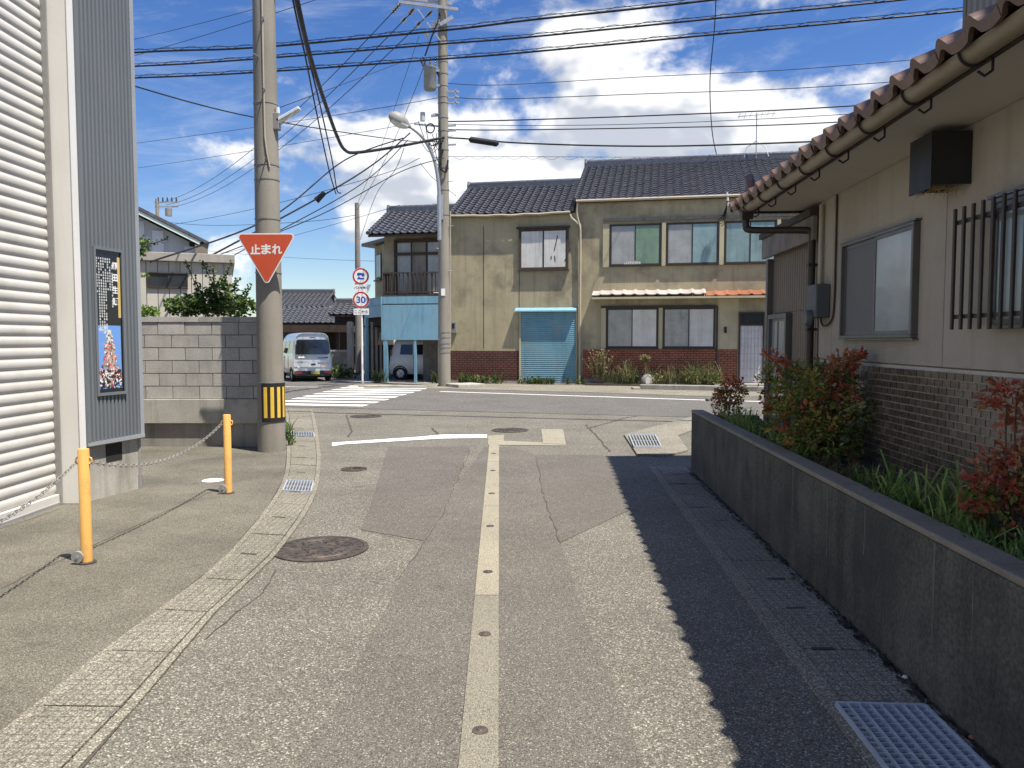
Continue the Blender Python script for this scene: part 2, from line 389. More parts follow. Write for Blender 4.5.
pm('stucco pale', (.46, .41, .27), .93, .08, .8, 40, .06, .2, streak=.12, stain=(.25, .22, .15), stainamt=.4, stainscale=.7)
pm('roof tile', (.085, .088, .104), .24, .3, 8, 25, .2, .05, spec=.65)
pm('roof tile grey', (.085, .088, .095), .45, .3, 8, 25, .2, .05, spec=.5)
pm('brown tile', (.135, .078, .054), .4, .25, 4, 30, .2, .08, rnd=.2, spec=.5, stain=(.10, .075, .06), stainamt=.5, stainscale=4)
pm('red tile', (.30, .115, .065), .5, .2, 3, 30, .15, .08, rnd=.15, stain=(.15, .08, .05), stainamt=.5, stainscale=3)
pm('bleached tile', (.40, .37, .34), .6, .2, 3, 30, .15, .08, rnd=.1, stain=(.35, .2, .14), stainamt=.4, stainscale=3)
pm('brick dark', (.105, .042, .03), .5, .3, 4, 40, .2, .15, rnd=.2, spec=.5)
pm('brick red', (.27, .085, .042), .5, .3, 4, 40, .2, .15, rnd=.25, spec=.5)
pm('brick joint', (.045, .035, .03), .95)
pm('brown timber', (.065, .05, .038), .75, .25, 5, 60, .2, .2, streak=.2)
pm('grey timber', (.21, .19, .165), .85, .25, 5, 60, .2, .3, streak=.35)
pm('blue paint', (.20, .385, .49), .55, .12, 1.4, 60, .06, .06, streak=.25, stain=(.20, .25, .26), stainamt=.45, stainscale=1.4)
pm('blue shutter', (.17, .34, .42), .55, .12, 1.2, 40, .06, .06, rnd=.05, streak=.22, stain=(.30, .32, .28), stainamt=.55, stainscale=1.3)
pm('dark inside', (.025, .022, .02), .9)
pm('window dark', (.03, .034, .038), .08, .3, 2, 20, .05, 0, spec=.6, coat=.6)
pm('window frosted', (.23, .26, .27), .18, .06, 1.4, 80, .03, .02, spec=.6, coat=.25)
pm('window frosted pale', (.27, .30, .30), .2, .06, 1.2, 60, .03, .02, spec=.6, coat=.3)
pm('window screen', (.14, .142, .14), .55, .06, 1.4, 400, .2, .05, spec=.3)
pm('curtain', (.62, .6, .55), .35, .1, 2.5, 20, .03, .02, coat=.7, streak=.25)
pm('curtain grey', (.33, .33, .31), .3, .15, 2.5, 20, .03, .02, coat=.8, streak=.3)
pm('curtain green', (.16, .24, .16), .3, .25, 2.0, 20, .03, .02, coat=.8, streak=.3)
pm('curtain teal', (.22, .32, .32), .3, .15, 2.5, 20, .03, .02, coat=.9, streak=.25)
pm('bronze frame', (.062, .05, .042), .45, .1, 3, 60, .05, .02, metal=.4)
pm('alu frame', (.15, .145, .135), .4, .1, 3, 60, .05, .02, metal=.5)
pm('wall plaster', (.41, .37, .31), .95, .08, .8, 160, .16, .7, streak=.16, stain=(.27, .235, .18), stainamt=.4, stainscale=.9)  # the plaster's own beige, with streaks and stains
pm('soffit', (.46, .43, .375), .9, .06, 1, 50, .04, .05)
pm('wall tile', (.105, .082, .062), .28, .2, 6, 40, .1, .05, rnd=.28, spec=.55)
pm('tile grout', (.42, .39, .34), .95)
pm('brown siding', (.20, .165, .125), .55, .08, 1, 50, .05, .04, streak=.15)
pm('gutter brass', (.23, .195, .135), .45, .12, 2, 50, .08, .04, spec=.45, stain=(.16, .12, .08), stainamt=.4, stainscale=2)
pm('downpipe brown', (.045, .035, .03), .4, .1)
pm('pipe beige', (.42, .37, .28), .5, .1)
pm('meter grey', (.10, .105, .11), .5, .1)
pm('straw', (.36, .27, .13), .9, .2)
pm('shed wall', (.50, .47, .40), .8, .08, 1, 40, .06, .06, streak=.3)
pm('shed fascia', (.36, .335, .29), .7, .1, 2, 40, .06, .05, streak=.2)
pm('grey cladding', (.45, .47, .48), .6, .08, streak=.1)
pm('mint trim', (.55, .64, .58), .6, .06)
pm('white cladding', (.62, .64, .66), .6, .05)
pm('house grey', (.27, .265, .25), .9, .1)
pm('house dark', (.06, .05, .042), .85, .2)
pm('carport brown', (.06, .04, .03), .6, .15)
pm('weathered wood', (.24, .215, .18), .9, .2, streak=.3)
pm('van silver', (.60, .61, .62), .3, .03, 2, 60, .02, 0, spec=.5, metal=.45, coat=.8)
pm('car white', (.72, .72, .71), .3, .03, 2, 60, .02, 0, spec=.5, coat=.8)
pm('car glass', (.012, .014, .016), .05, .2, 2, 20, .05, 0, spec=.7, coat=.5)
pm('plastic black', (.018, .018, .019), .5, .1)
pm('tail red', (.16, .015, .015), .2, .05, coat=.7)
pm('plate yellow', (.35, .33, .08), .5, .05)
pm('tyre', (.022, .022, .023), .85, .1)
pm('wheel alloy', (.5, .5, .5), .35, .05, metal=.7)
pm('foliage', (1, 1, 1), .6, .15, 6, 60, .1, 0, attr=True, spec=.3, trans=.3)
pm('print', (1, 1, 1), .35, .0, 6, 60, .0, 0, attr=True, spec=.4)
pm('stem', (.11, .08, .05), .9, .2)
pm('dry stem', (.3, .25, .16), .9, .2)
pm('insulator', (.5, .49, .46), .3, .05, coat=.5)
pm('insulator dark', (.05, .03, .025), .3, .05, coat=.5)
pm('tin grey', (.25, .245, .23), .55, .12, 2, 50, .08, .05, streak=.15)
pm('lamp glass', (.6, .59, .52), .25, .05, coat=.5)
pm('poster black', (.008, .008, .010), .25, .05, coat=.5)

# ================================================================ GROUND, ROADS, PAVEMENTS
def sheet(pts, z):
    mb = MB(); k = len(mb.v); mb.v += [(p[0], p[1], z) for p in pts]; mb.face(range(len(pts))); return mb
g = MB(); g.quad((-900, -300, -.03), (900, -300, -.03), (900, 1800, -.03), (-900, 1800, -.03)); struct('ground', g, M['earth'])
alley = sheet([(-14, -8), (14, -8), (14, 19.8), (-14, 27)], 0); alley_o = struct('alley_road', alley, M['alley asphalt'])
# road across the end of the alley
nd0, nd1 = gp(348, 408.5), gp(700, 417.5)
fd0, fd1 = gp(447, 391.0), gp(700, 398.5)
def ext(a, b, x):
    t = (x-a.x)/(b.x-a.x); return a+(b-a)*t
ROADZ = .006
cr = sheet([ext(nd0, nd1, -70), ext(nd0, nd1, 60), ext(fd0, fd1, 60)+Vector((0, 12, 0)), (5.2, ext(fd0, fd1, 5.2).y+1.4), (-2, ext(fd0, fd1, -2).y+2.2), (-70, 42)], ROADZ)
cross_o = struct('cross_road', cr, M['road asphalt'])
# side street running on past the parked van
ss_ = sheet([(-10.5, 26), (-3.6, 26), (-6.2, 33.5), (-9, 60), (-17, 60)], ROADZ+.004); struct('side_street', ss_, M['road asphalt'])
# white edge line along the far side
def strip(a, b, w, z):
    a, b = Vector(a), Vector(b); d = (b-a).normalized(); n = Vector((-d.y, d.x, 0))*w/2
    return MB().quad((*(a-n)[:2], z), (*(b-n)[:2], z), (*(b+n)[:2], z), (*(a+n)[:2], z))
strip(gp(440, 391.8), gp(700, 400.3), .16, ROADZ+.005).build('edge_line', M['white paint'], cross_o)
strip(ext(gp(440, 391.8), gp(700, 400.3), 5), (24, 13.5, 0), .16, ROADZ+.005).build('edge_line', M['white paint'], cross_o)
strip((-40, 33, 0), (-6.4, 25.9, 0), .15, ROADZ+.005).build('edge_line', M['worn paint'], cross_o)
# zebra crossing over the cross road
for i in range(9):
    y = 18.75+i*.93; sh = -.16*(i % 2)*0
    a, b = Vector((-6.05+.05*i, y+.34, 0)), Vector((-3.55+.11*i, y-.13, 0))
    strip(a, b, .45, ROADZ+.005).build('crossing_stripe', M['white paint'], cross_o)
# stop line, worn through, and the older line right of the sprinkler strip
sl = [gp(332, 446.5), gp(345, 444.5), gp(440, 438.8), gp(487, 438.0), gp(487, 434.6), gp(440, 435.0), gp(420, 437.0), gp(332, 443)]
sheet(sl, .006).build('stop_line', M['white paint'], alley_o)
sheet([gp(488, 445), gp(566, 446), gp(566, 444), gp(504, 441), gp(504, 435), gp(488, 436)], .006).build('pipe_slab', M['pipe concrete pale'], alley_o)
sheet([gp(543, 444), gp(566, 445), gp(563, 429.5), gp(541, 429.5)], .010).build('pipe_slab', M['pipe concrete pale'], alley_o)
# snow-melting sprinkler strip down the middle of the alley: slabs with brass nozzles
cx = lambda y: -.127-.0166*(y-2.87)
pipe = thing('sprinkler_strip', 'pale concrete sprinkler strip with nozzles running down the middle of the alley', 'sprinkler strip', (-.1, 6, .003))
ys = [-1.5, .6, 2.35, 4.72, 7.3, 10.0, 12.0]
for a, b in zip(ys, ys[1:]):
    m = MB(); w = .075
    m.hexa([(cx(a)-w, a+.006, -.02), (cx(a)+w, a+.006, -.02), (cx(b)+w, b-.006, -.02), (cx(b)-w, b-.006, -.02),
            (cx(a)-w, a+.006, .010), (cx(a)+w, a+.006, .010), (cx(b)+w, b-.006, .010), (cx(b)-w, b-.006, .010)])
    sl = m.build('slab', M['pipe concrete pale' if a > 4 else 'pipe concrete'], pipe)
noz = MB().lathe([(.001, .019), (.012, .019), (.016, .014), (.026, .0125), (.033, .0125), (.035, .008)], n=16).mesh('nozzle'); noz.materials.append(M['cast iron']); set_smooth(noz)
for y in (2.05, 3.05, 4.08, 5.2, 6.5, 7.9, 9.3, 10.7): inst('nozzle', noz, pipe, (cx(y), y, .001))
# cracks and seams, cut trenches made good
def pxstrip(pts, w, z=.005):
    m = MB(); P = [gp(*p) for p in pts]
    Q = []
    for a, b in zip(P, P[1:]):
        k = max(1, int((b-a).length/.12))
        Q += [a.lerp(b, i/k) for i in range(k)]
    Q.append(P[-1]); 
    for i, q in enumerate(Q):
        d = (Q[min(i+1, len(Q)-1)]-Q[max(i-1, 0)]); n = Vector((-d.y, d.x, 0)).normalized()
        j = R_.uniform(-.015, .015); ww = w*R_.uniform(.45, 1.25)/2
        m.v += [tuple(q+n*(j-ww)+Vector((0, 0, z))), tuple(q+n*(j+ww)+Vector((0, 0, z)))]
        if i: k = len(m.v); m.face((k-4, k-3, k-1, k-2))
    return m
for pts, mt, zz in (([(484, 447), (447, 500), (423, 541), (395, 590), (340, 700), (290, 768), (270, 800), (700, 800), (640, 768), (632, 730), (585, 620), (560, 543), (545, 500), (536, 455), (510, 447)], 'patch asphalt', .002), ([(388, 447), (470, 447), (447, 500), (423, 541), (361, 530), (372, 500)], 'old patch asphalt', .004), ([(536, 455), (602, 455), (618, 480), (630, 510), (560, 543), (545, 500)], 'old patch asphalt', .004)):
    sheet([gp(*p) for p in pts], zz).build('trench_patch', M[mt], alley_o)
for pts, w in (([(361, 531), (423, 543), (440, 520), (470, 450)], .007), ([(536, 458), (545, 500), (560, 543)], .009), 
               ([(423, 543), (400, 580)], .006), ([(346, 415), (352, 432), (348, 437)], .03), ([(586, 425), (600, 440), (610, 452)], .03), ([(590, 428), (625, 418), (650, 414)], .035), ([(432, 428), (438, 434), (441, 436)], .06),
               ([(262, 591), (272, 582), (276, 570)], .012), ([(205, 640), (262, 592)], .006)):
    pxstrip(pts, w, .0055).build('crack', M['crack'], alley_o)
# left apron of broom-finished concrete
apron_pts = [gp(0, 735), gp(90, 662), gp(165, 606), gp(222, 561), gp(266, 510), gp(284, 478), gp(286, 452), gp(279, 449.5)]
ap = sheet(apron_pts+[(-3.0, 11.6, 0), (-9, 11.6, 0), (-9, -8, 0), (-1.75, -8, 0), (-1.75, 2.6, 0)], .008)
apron = struct('apron', ap, M['apron concrete'])
pxstrip([(0, 590), (50, 566), (160, 515), (230, 485)], .012, .010).build('joint', M['crack'], apron)  # thin dark line across the apron, just beyond both posts
pxstrip([(0, 530), (60, 510)], .012, .010).build('joint', M['crack'], apron)
# left gutter, covered with concrete lids that follow the bend
Lp = [gp(-70, 790), gp(0, 735), gp(90, 662), gp(165, 606), gp(222, 561), gp(266, 510), gp(284, 478), gp(287, 448), gp(286, 418), gp(284, 409)]
Rp = [gp(60, 790), gp(84, 768), gp(160, 680), gp(222, 606), gp(276, 556), gp(314, 500), gp(320, 470), gp(320, 448), gp(315, 418), gp(312, 410)]
def along(P, n):
    L = [0]
    for a, b in zip(P, P[1:]): L.append(L[-1]+(b-a).length)
    out = []
    for i in range(n+1):
        t = L[-1]*i/n; k = 0
        while k < len(L)-2 and L[k+1] < t: k += 1
        out.append(P[k].lerp(P[k+1], (t-L[k])/(L[k+1]-L[k])))
    return out
gut = struct('gutter', sheet(Lp+Rp[::-1], .006), M['crack'])
La, Ra = smooth_path(Lp, 5), smooth_path(Rp, 5)
n = 26; A, B = along(La, n), along(Ra, n)
def lid(A0, B0, A1, B1, i0, i1, z=.016, gap=.006):
    m = MB(); P = []
    for a, b, s in ((A0, B0, 1), (A1, B1, -1)):
        d = ((A1+B1)-(A0+B0)).normalized()*gap*s
        P.append((a.lerp(b, i0)+d, a.lerp(b, i1)+d))
    for zz in (-.03, z): 
        for q in (P[0][0], P[0][1], P[1][1], P[1][0]): m.v.append((q.x, q.y, zz))
    for q in ((0,3,2,1),(4,5,6,7),(0,1,5,4),(1,2,6,5),(2,3,7,6),(3,0,4,7)): m.face(q)
    return m
GR_L = tuple(min(range(n), key=lambda i: abs((A[i]+A[i+1]).y/2-yy)) for yy in (8.25, 13.1))
for i in range(n):
    z = .014+R_.uniform(0, .006)
    if i in GR_L: continue
    lid(A[i], B[i], A[i+1], B[i+1], .13, .87, z).build('gutter_lid', M['lid concrete'], gut)
    lid(A[i], B[i], A[i+1], B[i+1], .0, .115, .013, .002).build('gutter_rim', M['gutter concrete'], gut)
    lid(A[i], B[i], A[i+1], B[i+1], .885, 1, .013, .002).build('gutter_rim', M['gutter concrete'], gut)
    if i % 2 == 0 and 3 < i < 22:
        c = A[i+1].lerp(B[i+1], .45); e = (B[i+1]-A[i+1]).normalized()
        m = MB().quad(*[tuple(c+e*a+Vector((0, b, .0225))) for a, b in ((-.07, -.011), (.07, -.014), (.065, .012), (-.06, .014))]); m.build('lifting_slot', M['crack'], gut)
def grate(name, label, a0, b0, a1, b1, nx, ny, z=.02, h=.03, bw=.006):
    """steel grating between four corners: bearer bars both ways inside a frame"""
    c = (a0+b0+a1+b1)/4; t = thing(name, label, 'drain grate', (c.x, c.y, z), group='steel drain grates')
    P = lambda u, v: a0.lerp(b0, u).lerp(a1.lerp(b1, u), v)+Vector((0, 0, z))
    m = MB()
    for u0, v0, u1, v1 in ((0,0,1,0),(1,0,1,1),(1,1,0,1),(0,1,0,0)): m.bar(P(u0, v0), P(u1, v1), .012, h)
    m.build('frame', M['grate steel'], t)
    for i in range(1, nx): MB().bar(P(i/nx, 0.0), P(i/nx, 1), bw, h*.9).build('bearer_bar', M['grate steel'], t)
    for j in range(1, ny): MB().bar(P(0, j/ny)+Vector((0, 0, -.003)), P(1, j/ny)+Vector((0, 0, -.003)), bw*.8, h*.5).build('cross_bar', M['grate steel'], t)
    m = MB(); m.quad(*[tuple(P(u, v)+Vector((0, 0, -.028))) for u, v in ((0,0),(1,0),(1,1),(0,1))]); m.build('pit', M['dark inside'], t)
    return t
for i, lb in zip(GR_L, ('blue-grey steel drain grate in the left gutter beside the manhole cover', 'blue-grey steel drain grate in the left gutter beyond the banded pole')):
    q = lambda P0, P1, u: P0.lerp(P1, u)
    grate('drain_grate', lb, q(A[i], B[i], .14), q(A[i], B[i], .86), q(A[i+1], B[i+1], .14), q(A[i+1], B[i+1], .86), 9, 2, .018)
    lid(A[i], B[i], A[i+1], B[i+1], .0, .125, .013, .002).build('gutter_rim', M['gutter concrete'], gut)
    lid(A[i], B[i], A[i+1], B[i+1], .875, 1, .013, .002).build('gutter_rim', M['gutter concrete'], gut)
# right gutter between the asphalt and the planter
XG0, XG1 = 1.18, 1.655
w = lambda xo, s: f2w(RF, (xo, s, 0))
rg = struct('gutter', sheet([w(XG0, -2), w(XG1+.02, -2), w(XG1+.02, 9.7), w(XG0, 9.7)], .006), M['crack'])
s = -1.0; k = 0
RG = [-1, -.45, .1, .65, 1.2, 1.75, 2.3, 2.74, 3.34, 3.95, 4.55, 5.12, 5.55, 6.15, 6.75, 7.3, 7.9, 8.5, 9.1, 9.68]
for a, b in zip(RG, RG[1:]):
    if a == 2.74: continue
    z = .012+R_.uniform(0, .007)
    lid(w(XG0, a), w(XG1, a), w(XG0, b), w(XG1, b), .2, .87, z, .004).build('gutter_lid', M['lid concrete'], rg)
    if R_.random() < .75:
        c = w(XG0+.22+R_.uniform(-.05, .08), b); MB().quad(*[(c.x+p, c.y+q, .0205) for p, q in ((-.06, -.012), (.06, -.015), (.055, .012), (-.055, .01))]).build('lifting_slot', M['crack'], rg)
lid(w(XG0, -1), w(XG1, -1), w(XG0, 9.68), w(XG1, 9.68), .0, .19, .013, .0).build('gutter_rim', M['gutter concrete'], rg)
lid(w(XG0, -1), w(XG1, -1), w(XG0, 9.68), w(XG1, 9.68), .88, .985, .011, .0).build('gutter_rim', M['gutter concrete'], rg)
grate('drain_grate', 'large galvanised drain grate at the foot of the dark planter wall', w(1.225, 2.74), w(1.60, 2.74), w(1.225, 3.33), w(1.60, 3.33), 8, 15, .016, .03, .007)
# flared corner of the pavement at the right with its drain
cor = MB(); pts = [gp(624, 436), gp(700, 416), gp(712, 424), gp(678, 437), gp(688, 452), gp(668, 457), gp(637, 456)]
k = [(p.x, p.y) for p in pts]
cor.prism(k, -.02, .03, 'z'); corner = struct('pavement_corner', cor, M['gutter concrete'])
grate('drain_grate', 'blue-grey steel drain grate in the sunlit right corner of the junction', gp(634, 450), gp(661, 450), gp(629, 438), gp(655, 438), 9, 2, .05)
# manholes
def manhole(px, py, r, label):
    c = gp(px, py); t = thing('manhole_cover', label, 'manhole cover', (c.x, c.y, 0), group='covers in the road')
    MB().lathe([(r, 0), (r, .010), (r*.9, .012), (r*.9, .004)], (c.x, c.y, 0), 48).build('rim', M['cast iron'], t, smooth=True)
    m = MB(); m.lathe([(r*.89, .002), (r*.89, .010), (r*.74, .010), (r*.73, .014), (r*.68, .014), (r*.67, .008), (.001, .008)], (c.x, c.y, 0), 48)
    for i in range(24):
        a = i*math.pi/12+.1
        m.obox((c.x+r*.815*math.cos(a), c.y+r*.815*math.sin(a), .0105), (r*.09, r*.035, .006), Matrix.Rotation(a, 3, 'Z'))
    for i in range(70):
        a, q = R_.uniform(0, 6.28), r*.62*math.sqrt(R_.random())
        m.obox((c.x+q*math.cos(a), c.y+q*math.sin(a), .0095), (r*R_.uniform(.03, .12), r*.03, .007), Matrix.Rotation(R_.uniform(0, 3.1), 3, 'Z'))
    m.build('cover', M['cast iron'], t, smooth=True)
manhole(321, 549, .36, 'large dark cast iron manhole cover in front of the yellow posts')
manhole(354, 469.5, .16, 'small round cover in the asphalt left of the sprinkler strip')
manhole(510, 430.5, .33, 'manhole cover just beyond the end of the sprinkler strip')
manhole(366, 416.5, .33, 'manhole cover near the end of the zebra crossing')
m = MB().lathe([(.001, .012), (.11, .012), (.12, .009)], (*gp(213, 481)[:2], 0), 20)
solo('inspection_cap', m, M['white paint'], 'small pale round cap set in the concrete apron', 'cap')

# ================================================================ LEFT BUILDING WITH ROLLER SHUTTER
XS = -4.385
bl = thing('shutter_building', 'grey clad building with wide white roller shutter at the left edge', 'building', (-4.4, 7.0, 0))
A_, B_ = Vector((-4.17, 7.45, 0)), Vector((-3.975, 8.22, 0))
TOP = 6.3
# body behind the cladding
m = MB(); m.prism([(-4.47, 1.0), (-4.47, 7.40), (-4.215, 7.48), (-4.02, 8.2), (-9, 9.4), (-9, 1.0)], 0.0, TOP, 'z'); m.build('wall', M['trim cream'], bl)
m = MB(); m.prism([(-4.25, .9), (-4.0, 7.3), (-3.85, 8.35), (-9.2, 9.6), (-9.2, .9)], TOP+.002, TOP+.2, 'z'); m.build('roof', M['siding grey'], bl)
# shutter slats: rounded face, lip below
prof = []
for i in range(9):
    t = i/8; prof.append((.013*math.sin(math.pi*min(1, t*1.02))**.6, .003+.090*t))
prof = [(.001, 0)]+prof+[(.001, .1005), (-.012, .1005), (-.012, 0)]
sm = MB().prism([(p, q) for p, q in prof], -2.9, 2.9, 'y').mesh('slat'); sm.materials.append(M['shutter white']); set_smooth(sm, 50)
YC = 7.36-2.9
for i in range(46): inst('slat', sm, bl, (XS-.03, YC, .115+i*.1015))
MB().box(XS-.045, XS+.012, 1.6, 7.36, .012, .112).build('bottom_bar', M['shutter white'], bl, bev=.004)
MB().box(XS-.05, XS+.02, 1.6, 7.36, .0, .035).build('bottom_seal', M['galvanised'], bl)
MB().box(XS-.06, XS+.028, 7.362, 7.385, .01, TOP-.01).build('guide_rail', M['tin grey'], bl)
MB().box(-4.46, -4.168, 7.388, 7.449, .01, TOP-.002).build('pillar', M['trim cream'], bl, bev=.006)
MB().box(-4.168, -4.150, 7.374, 7.452, .012, TOP-.004).build('corner_trim', M['sign white'], bl)
# ribbed cladding
def ribbed(a, b, z0, z1, pitch, depth, out, thick=.012, duty=.5, dz=0.0):
    """vertical ribbed sheet from a to b; ribs stand proud along the vector out"""
    a, b, out = Vector(a), Vector(b), Vector(out).normalized(); d = b-a; L = d.length; d.normalize(); n = max(1, round(L/pitch)); p = L/n; pr = []
    for i in range(n):
        x = i*p; f = p*.16; w_ = p*duty
        pr += [(x, 0), (x+(p-w_)/2-f, 0), (x+(p-w_)/2, depth), (x+(p+w_)/2, depth), (x+(p+w_)/2+f, 0)]
    pr.append((L, 0)); m = MB()
    def sec(x): return z0+dz*x/L, z1
    for x, h in pr:
        q = a+d*x+out*h; lo, hi = sec(x); m.v += [(q.x, q.y, lo), (q.x, q.y, hi)]
    for i in range(len(pr)-1): m.face((2*i, 2*i+2, 2*i+3, 2*i+1))
    k = len(m.v); ql, qr = a-out*thick, b-out*thick
    m.v += [(ql.x, ql.y, z0), (ql.x, ql.y, z1), (qr.x, qr.y, z0+dz), (qr.x, qr.y, z1)]
    m.face((k, k+1, k+3, k+2)); m.face((0, 1, k+1, k)); e = 2*(len(pr)-1); m.face((e, k+2, k+3, e+1))
    m.face([2*i for i in range(len(pr))][::-1]+[k, k+2]); m.face([2*i+1 for i in range(len(pr))]+[k+3, k+1])
    return m
dAB = (B_-A_).normalized(); oAB = Vector((dAB.y, -dAB.x, 0))
ribbed(A_+Vector((0.02, 0.01, 0)), B_-dAB*.045, .60, TOP-.01, .052, .021, oAB).build('cladding', M['siding grey'], bl, recalc=True)
m = MB(); P0, P1 = A_+dAB*.0+oAB*.0, B_+oAB*.0
def wallbox(m, a, b, o0, o1, z0, z1):
    a, b = Vector(a), Vector(b); m.hexa([(*(a+oAB*o0)[:2], z0), (*(a+oAB*o1)[:2], z0), (*(b+oAB*o1)[:2], z0), (*(b+oAB*o0)[:2], z0), (*(a+oAB*o0)[:2], z1), (*(a+oAB*o1)[:2], z1), (*(b+oAB*o1)[:2], z1), (*(b+oAB*o0)[:2], z1)]); return m
wallbox(MB(), A_+dAB*.02, B_+dAB*.002, -.02, .035, .56, .598).build('drip_flashing', M['siding edge'], bl)
wallbox(MB(), B_-dAB*.042, B_+dAB*.012, -.03, .022, .60, TOP-.012).build('corner_trim', M['siding edge'], bl)
wallbox(MB(), A_+dAB*.03, B_-dAB*.03, -.06, -.025, .0, .555).build('base', M['base concrete'], bl)
wallbox(MB(), A_+dAB*.30, A_+dAB*.52, -.03, -.02, .36, .54).build('vent', M['dark inside'], bl)
MB().cyl((*(B_-dAB*.02+oAB*-.03)[:2], .14), (*(B_-dAB*.02+oAB*-.03)[:2], .56), .022, n=10).cyl((*(B_-dAB*.02+oAB*-.03)[:2], .0), (*(B_-dAB*.02+oAB*-.03)[:2], .16), .03, n=10).build('downpipe', M['tin grey'], bl, smooth=True)

# information panel with a festival picture, hung on the cladding
pn = thing('information_panel', 'tall black information panel with festival picture on grey ribbed wall', 'panel', (*(A_+dAB*.43)[:2], 1.1))
pa, pb = A_+dAB*.14, A_+dAB*.54; pz0, pz1 = 1.045, 2.52
def PP(u, z, o): q = pa.lerp(pb, u)+oAB*o; return Vector((q.x, q.y, pz0+(pz1-pz0)*z))
m = MB()
fw = .028
wallbox(m, pa, pb, .012, .05, pz1-fw, pz1); wallbox(m, pa, pb, .012, .05, pz0, pz0+fw); wallbox(m, pa, pa+dAB*fw, .0121, .0499, pz0+fw, pz1-fw); wallbox(m, pb-dAB*fw, pb, .0121, .0499, pz0+fw, pz1-fw)
m.build('frame', M['siding grey'], pn)
wallbox(MB(), pa+dAB*fw, pb-dAB*fw, .013, .034, pz0+fw, pz1-fw).build('board', M['poster black'], pn)
def patch(mb, u0, u1, z0, z1, o, col):
    mb.col = col; mb.quad(PP(u0, z0, o), PP(u1, z0, o), PP(u1, z1, o), PP(u0, z1, o))
m = MB(); patch(m, .80, .89, .53, .945, .0355, (.62, .45, .16)); m.build('gold_band', M['print'], pn)
m = MB(); m.col = (.85, .85, .83)
for i, ch in enumerate('棚田生頭'): add_text(m, ch, .075, PP(.715, .885-.082*i, .0355), dAB, (0, 0, 1), .03)
m.build('title', M['print'], pn)
m = MB(); rr = random.Random(3)
for c in range(8):
    u = .62-.072*c; z = .93 if c else .89; zend = [.60, .72, .72, .46, .43, .42, .46, .70][c]
    while z > zend:
        g_ = rr.uniform(.55, .8)
        if rr.random() > .1:
            patch(m, u-.022, u+.022, z-.011, z-.006, .0355, (g_, g_, g_)); patch(m, u-.022, u+.022, z-.003, z, .0355, (g_, g_, g_)); patch(m, u-.005, u+.006, z-.012, z+.001, .0357, (g_, g_, g_))
        z -= .0185
m.build('small_print', M['print'], pn)['kind'] = 'stuff'
# printed picture: a tall decorated float under blue sky, crowd below (flat print of small patches)
m = MB(); patch(m, .10, .86, .045, .475, .0353, (.16, .33, .72))
for i in range(16): patch(m, *(lambda u, z: (u, u+rr.uniform(.05, .16), z, z+.012))(rr.uniform(.11, .4), rr.uniform(.42, .465)), .0354, (.5, .62, .85))
pal = [(.55, .05, .05), (.62, .09, .07), (.72, .68, .62), (.35, .3, .28), (.08, .07, .07), (.55, .42, .2), (.2, .28, .2), (.75, .3, .32), (.8, .78, .75)]
for i in range(900):
    z = rr.uniform(.10, .44); t = (z-.10)/.34; hw = (.11 if t > .75 else .2 if t > .5 else .26)*(1 if t < .93 else .6)
    if t < .3: hw = .36
    u = .47+rr.uniform(-1, 1)*hw*(.5+.5*rr.random()); s_ = rr.uniform(.006, .03)
    u = min(max(u, .12), .82); c = rr.choice(pal); 
    if t > .8: c = rr.choice([(.8, .78, .75), (.08, .08, .1), (.5, .45, .4), (.75, .7, .62)])
    patch(m, u-s_, u+s_, z-s_*.28, z+s_*.28, .0355+i*2e-6, c)
for i in range(260):
    z = rr.uniform(.05, .17); u = rr.uniform(.12, .84); s_ = rr.uniform(.012, .035); c = rr.choice([(.02, .02, .025)]*5+[(.7, .7, .68), (.35, .05, .05), (.5, .4, .33)])
    patch(m, max(u-s_, .101), min(u+s_, .859), max(z-s_*.3, .047), z+s_*.3, .0375+i*2e-6, c)
for i in range(26):
    u = rr.uniform(.14, .82); z = rr.uniform(.055, .15); s_ = rr.uniform(.015, .03); patch(m, max(u-s_, .102), min(u+s_, .858), max(z-s_*.22, .048), z+s_*.22, .0385+i*3e-6, (.78, .77, .75))
m.build('printed_picture', M['print'], pn)

# yellow chain posts
def bollard(px, py, label):
    c = gp(px, py); t = thing('chain_post', label, 'chain post', (c.x, c.y, .008), group='yellow chain posts')
    r = .038; H = .83
    MB().lathe([(r, .01), (r, H-.006), (r*.93, H), (.001, H)], (c.x, c.y, 0), 24).build('post', M['bollard yellow'], t, smooth=True)
    MB().lathe([(.062, .009), (.062, .018), (.045, .022), (.039, .022)], (c.x, c.y, 0), 24).build('floor_socket', M['cast iron'], t, smooth=True)
    h = MB(); q = Vector((c.x-.042, c.y-.052, .062)); h.cyl(q, q+Vector((0, .03, 0)), .042, n=20); h.cyl(q-Vector((0, .006, 0)), q, .012, n=10); h.build('hinge_cap', M['tin grey'], t, smooth=True)
    for s_ in (-1, 1):
        e = Vector((c.x+s_*.046, c.y, .745)); pts = [e+Vector((s_*.012*math.cos(a), 0, .022*math.sin(a))) for a in [i*math.pi/6 for i in range(13)]]
        MB().tube(pts, .006, 6, False).build('chain_ring', M['bollard yellow'], t, smooth=True)
    return c
b1 = bollard(87, 564, 'nearer yellow chain post, in front of the white shutter')
b2 = bollard(228.5, 494, 'farther yellow chain post, in front of the block wall')
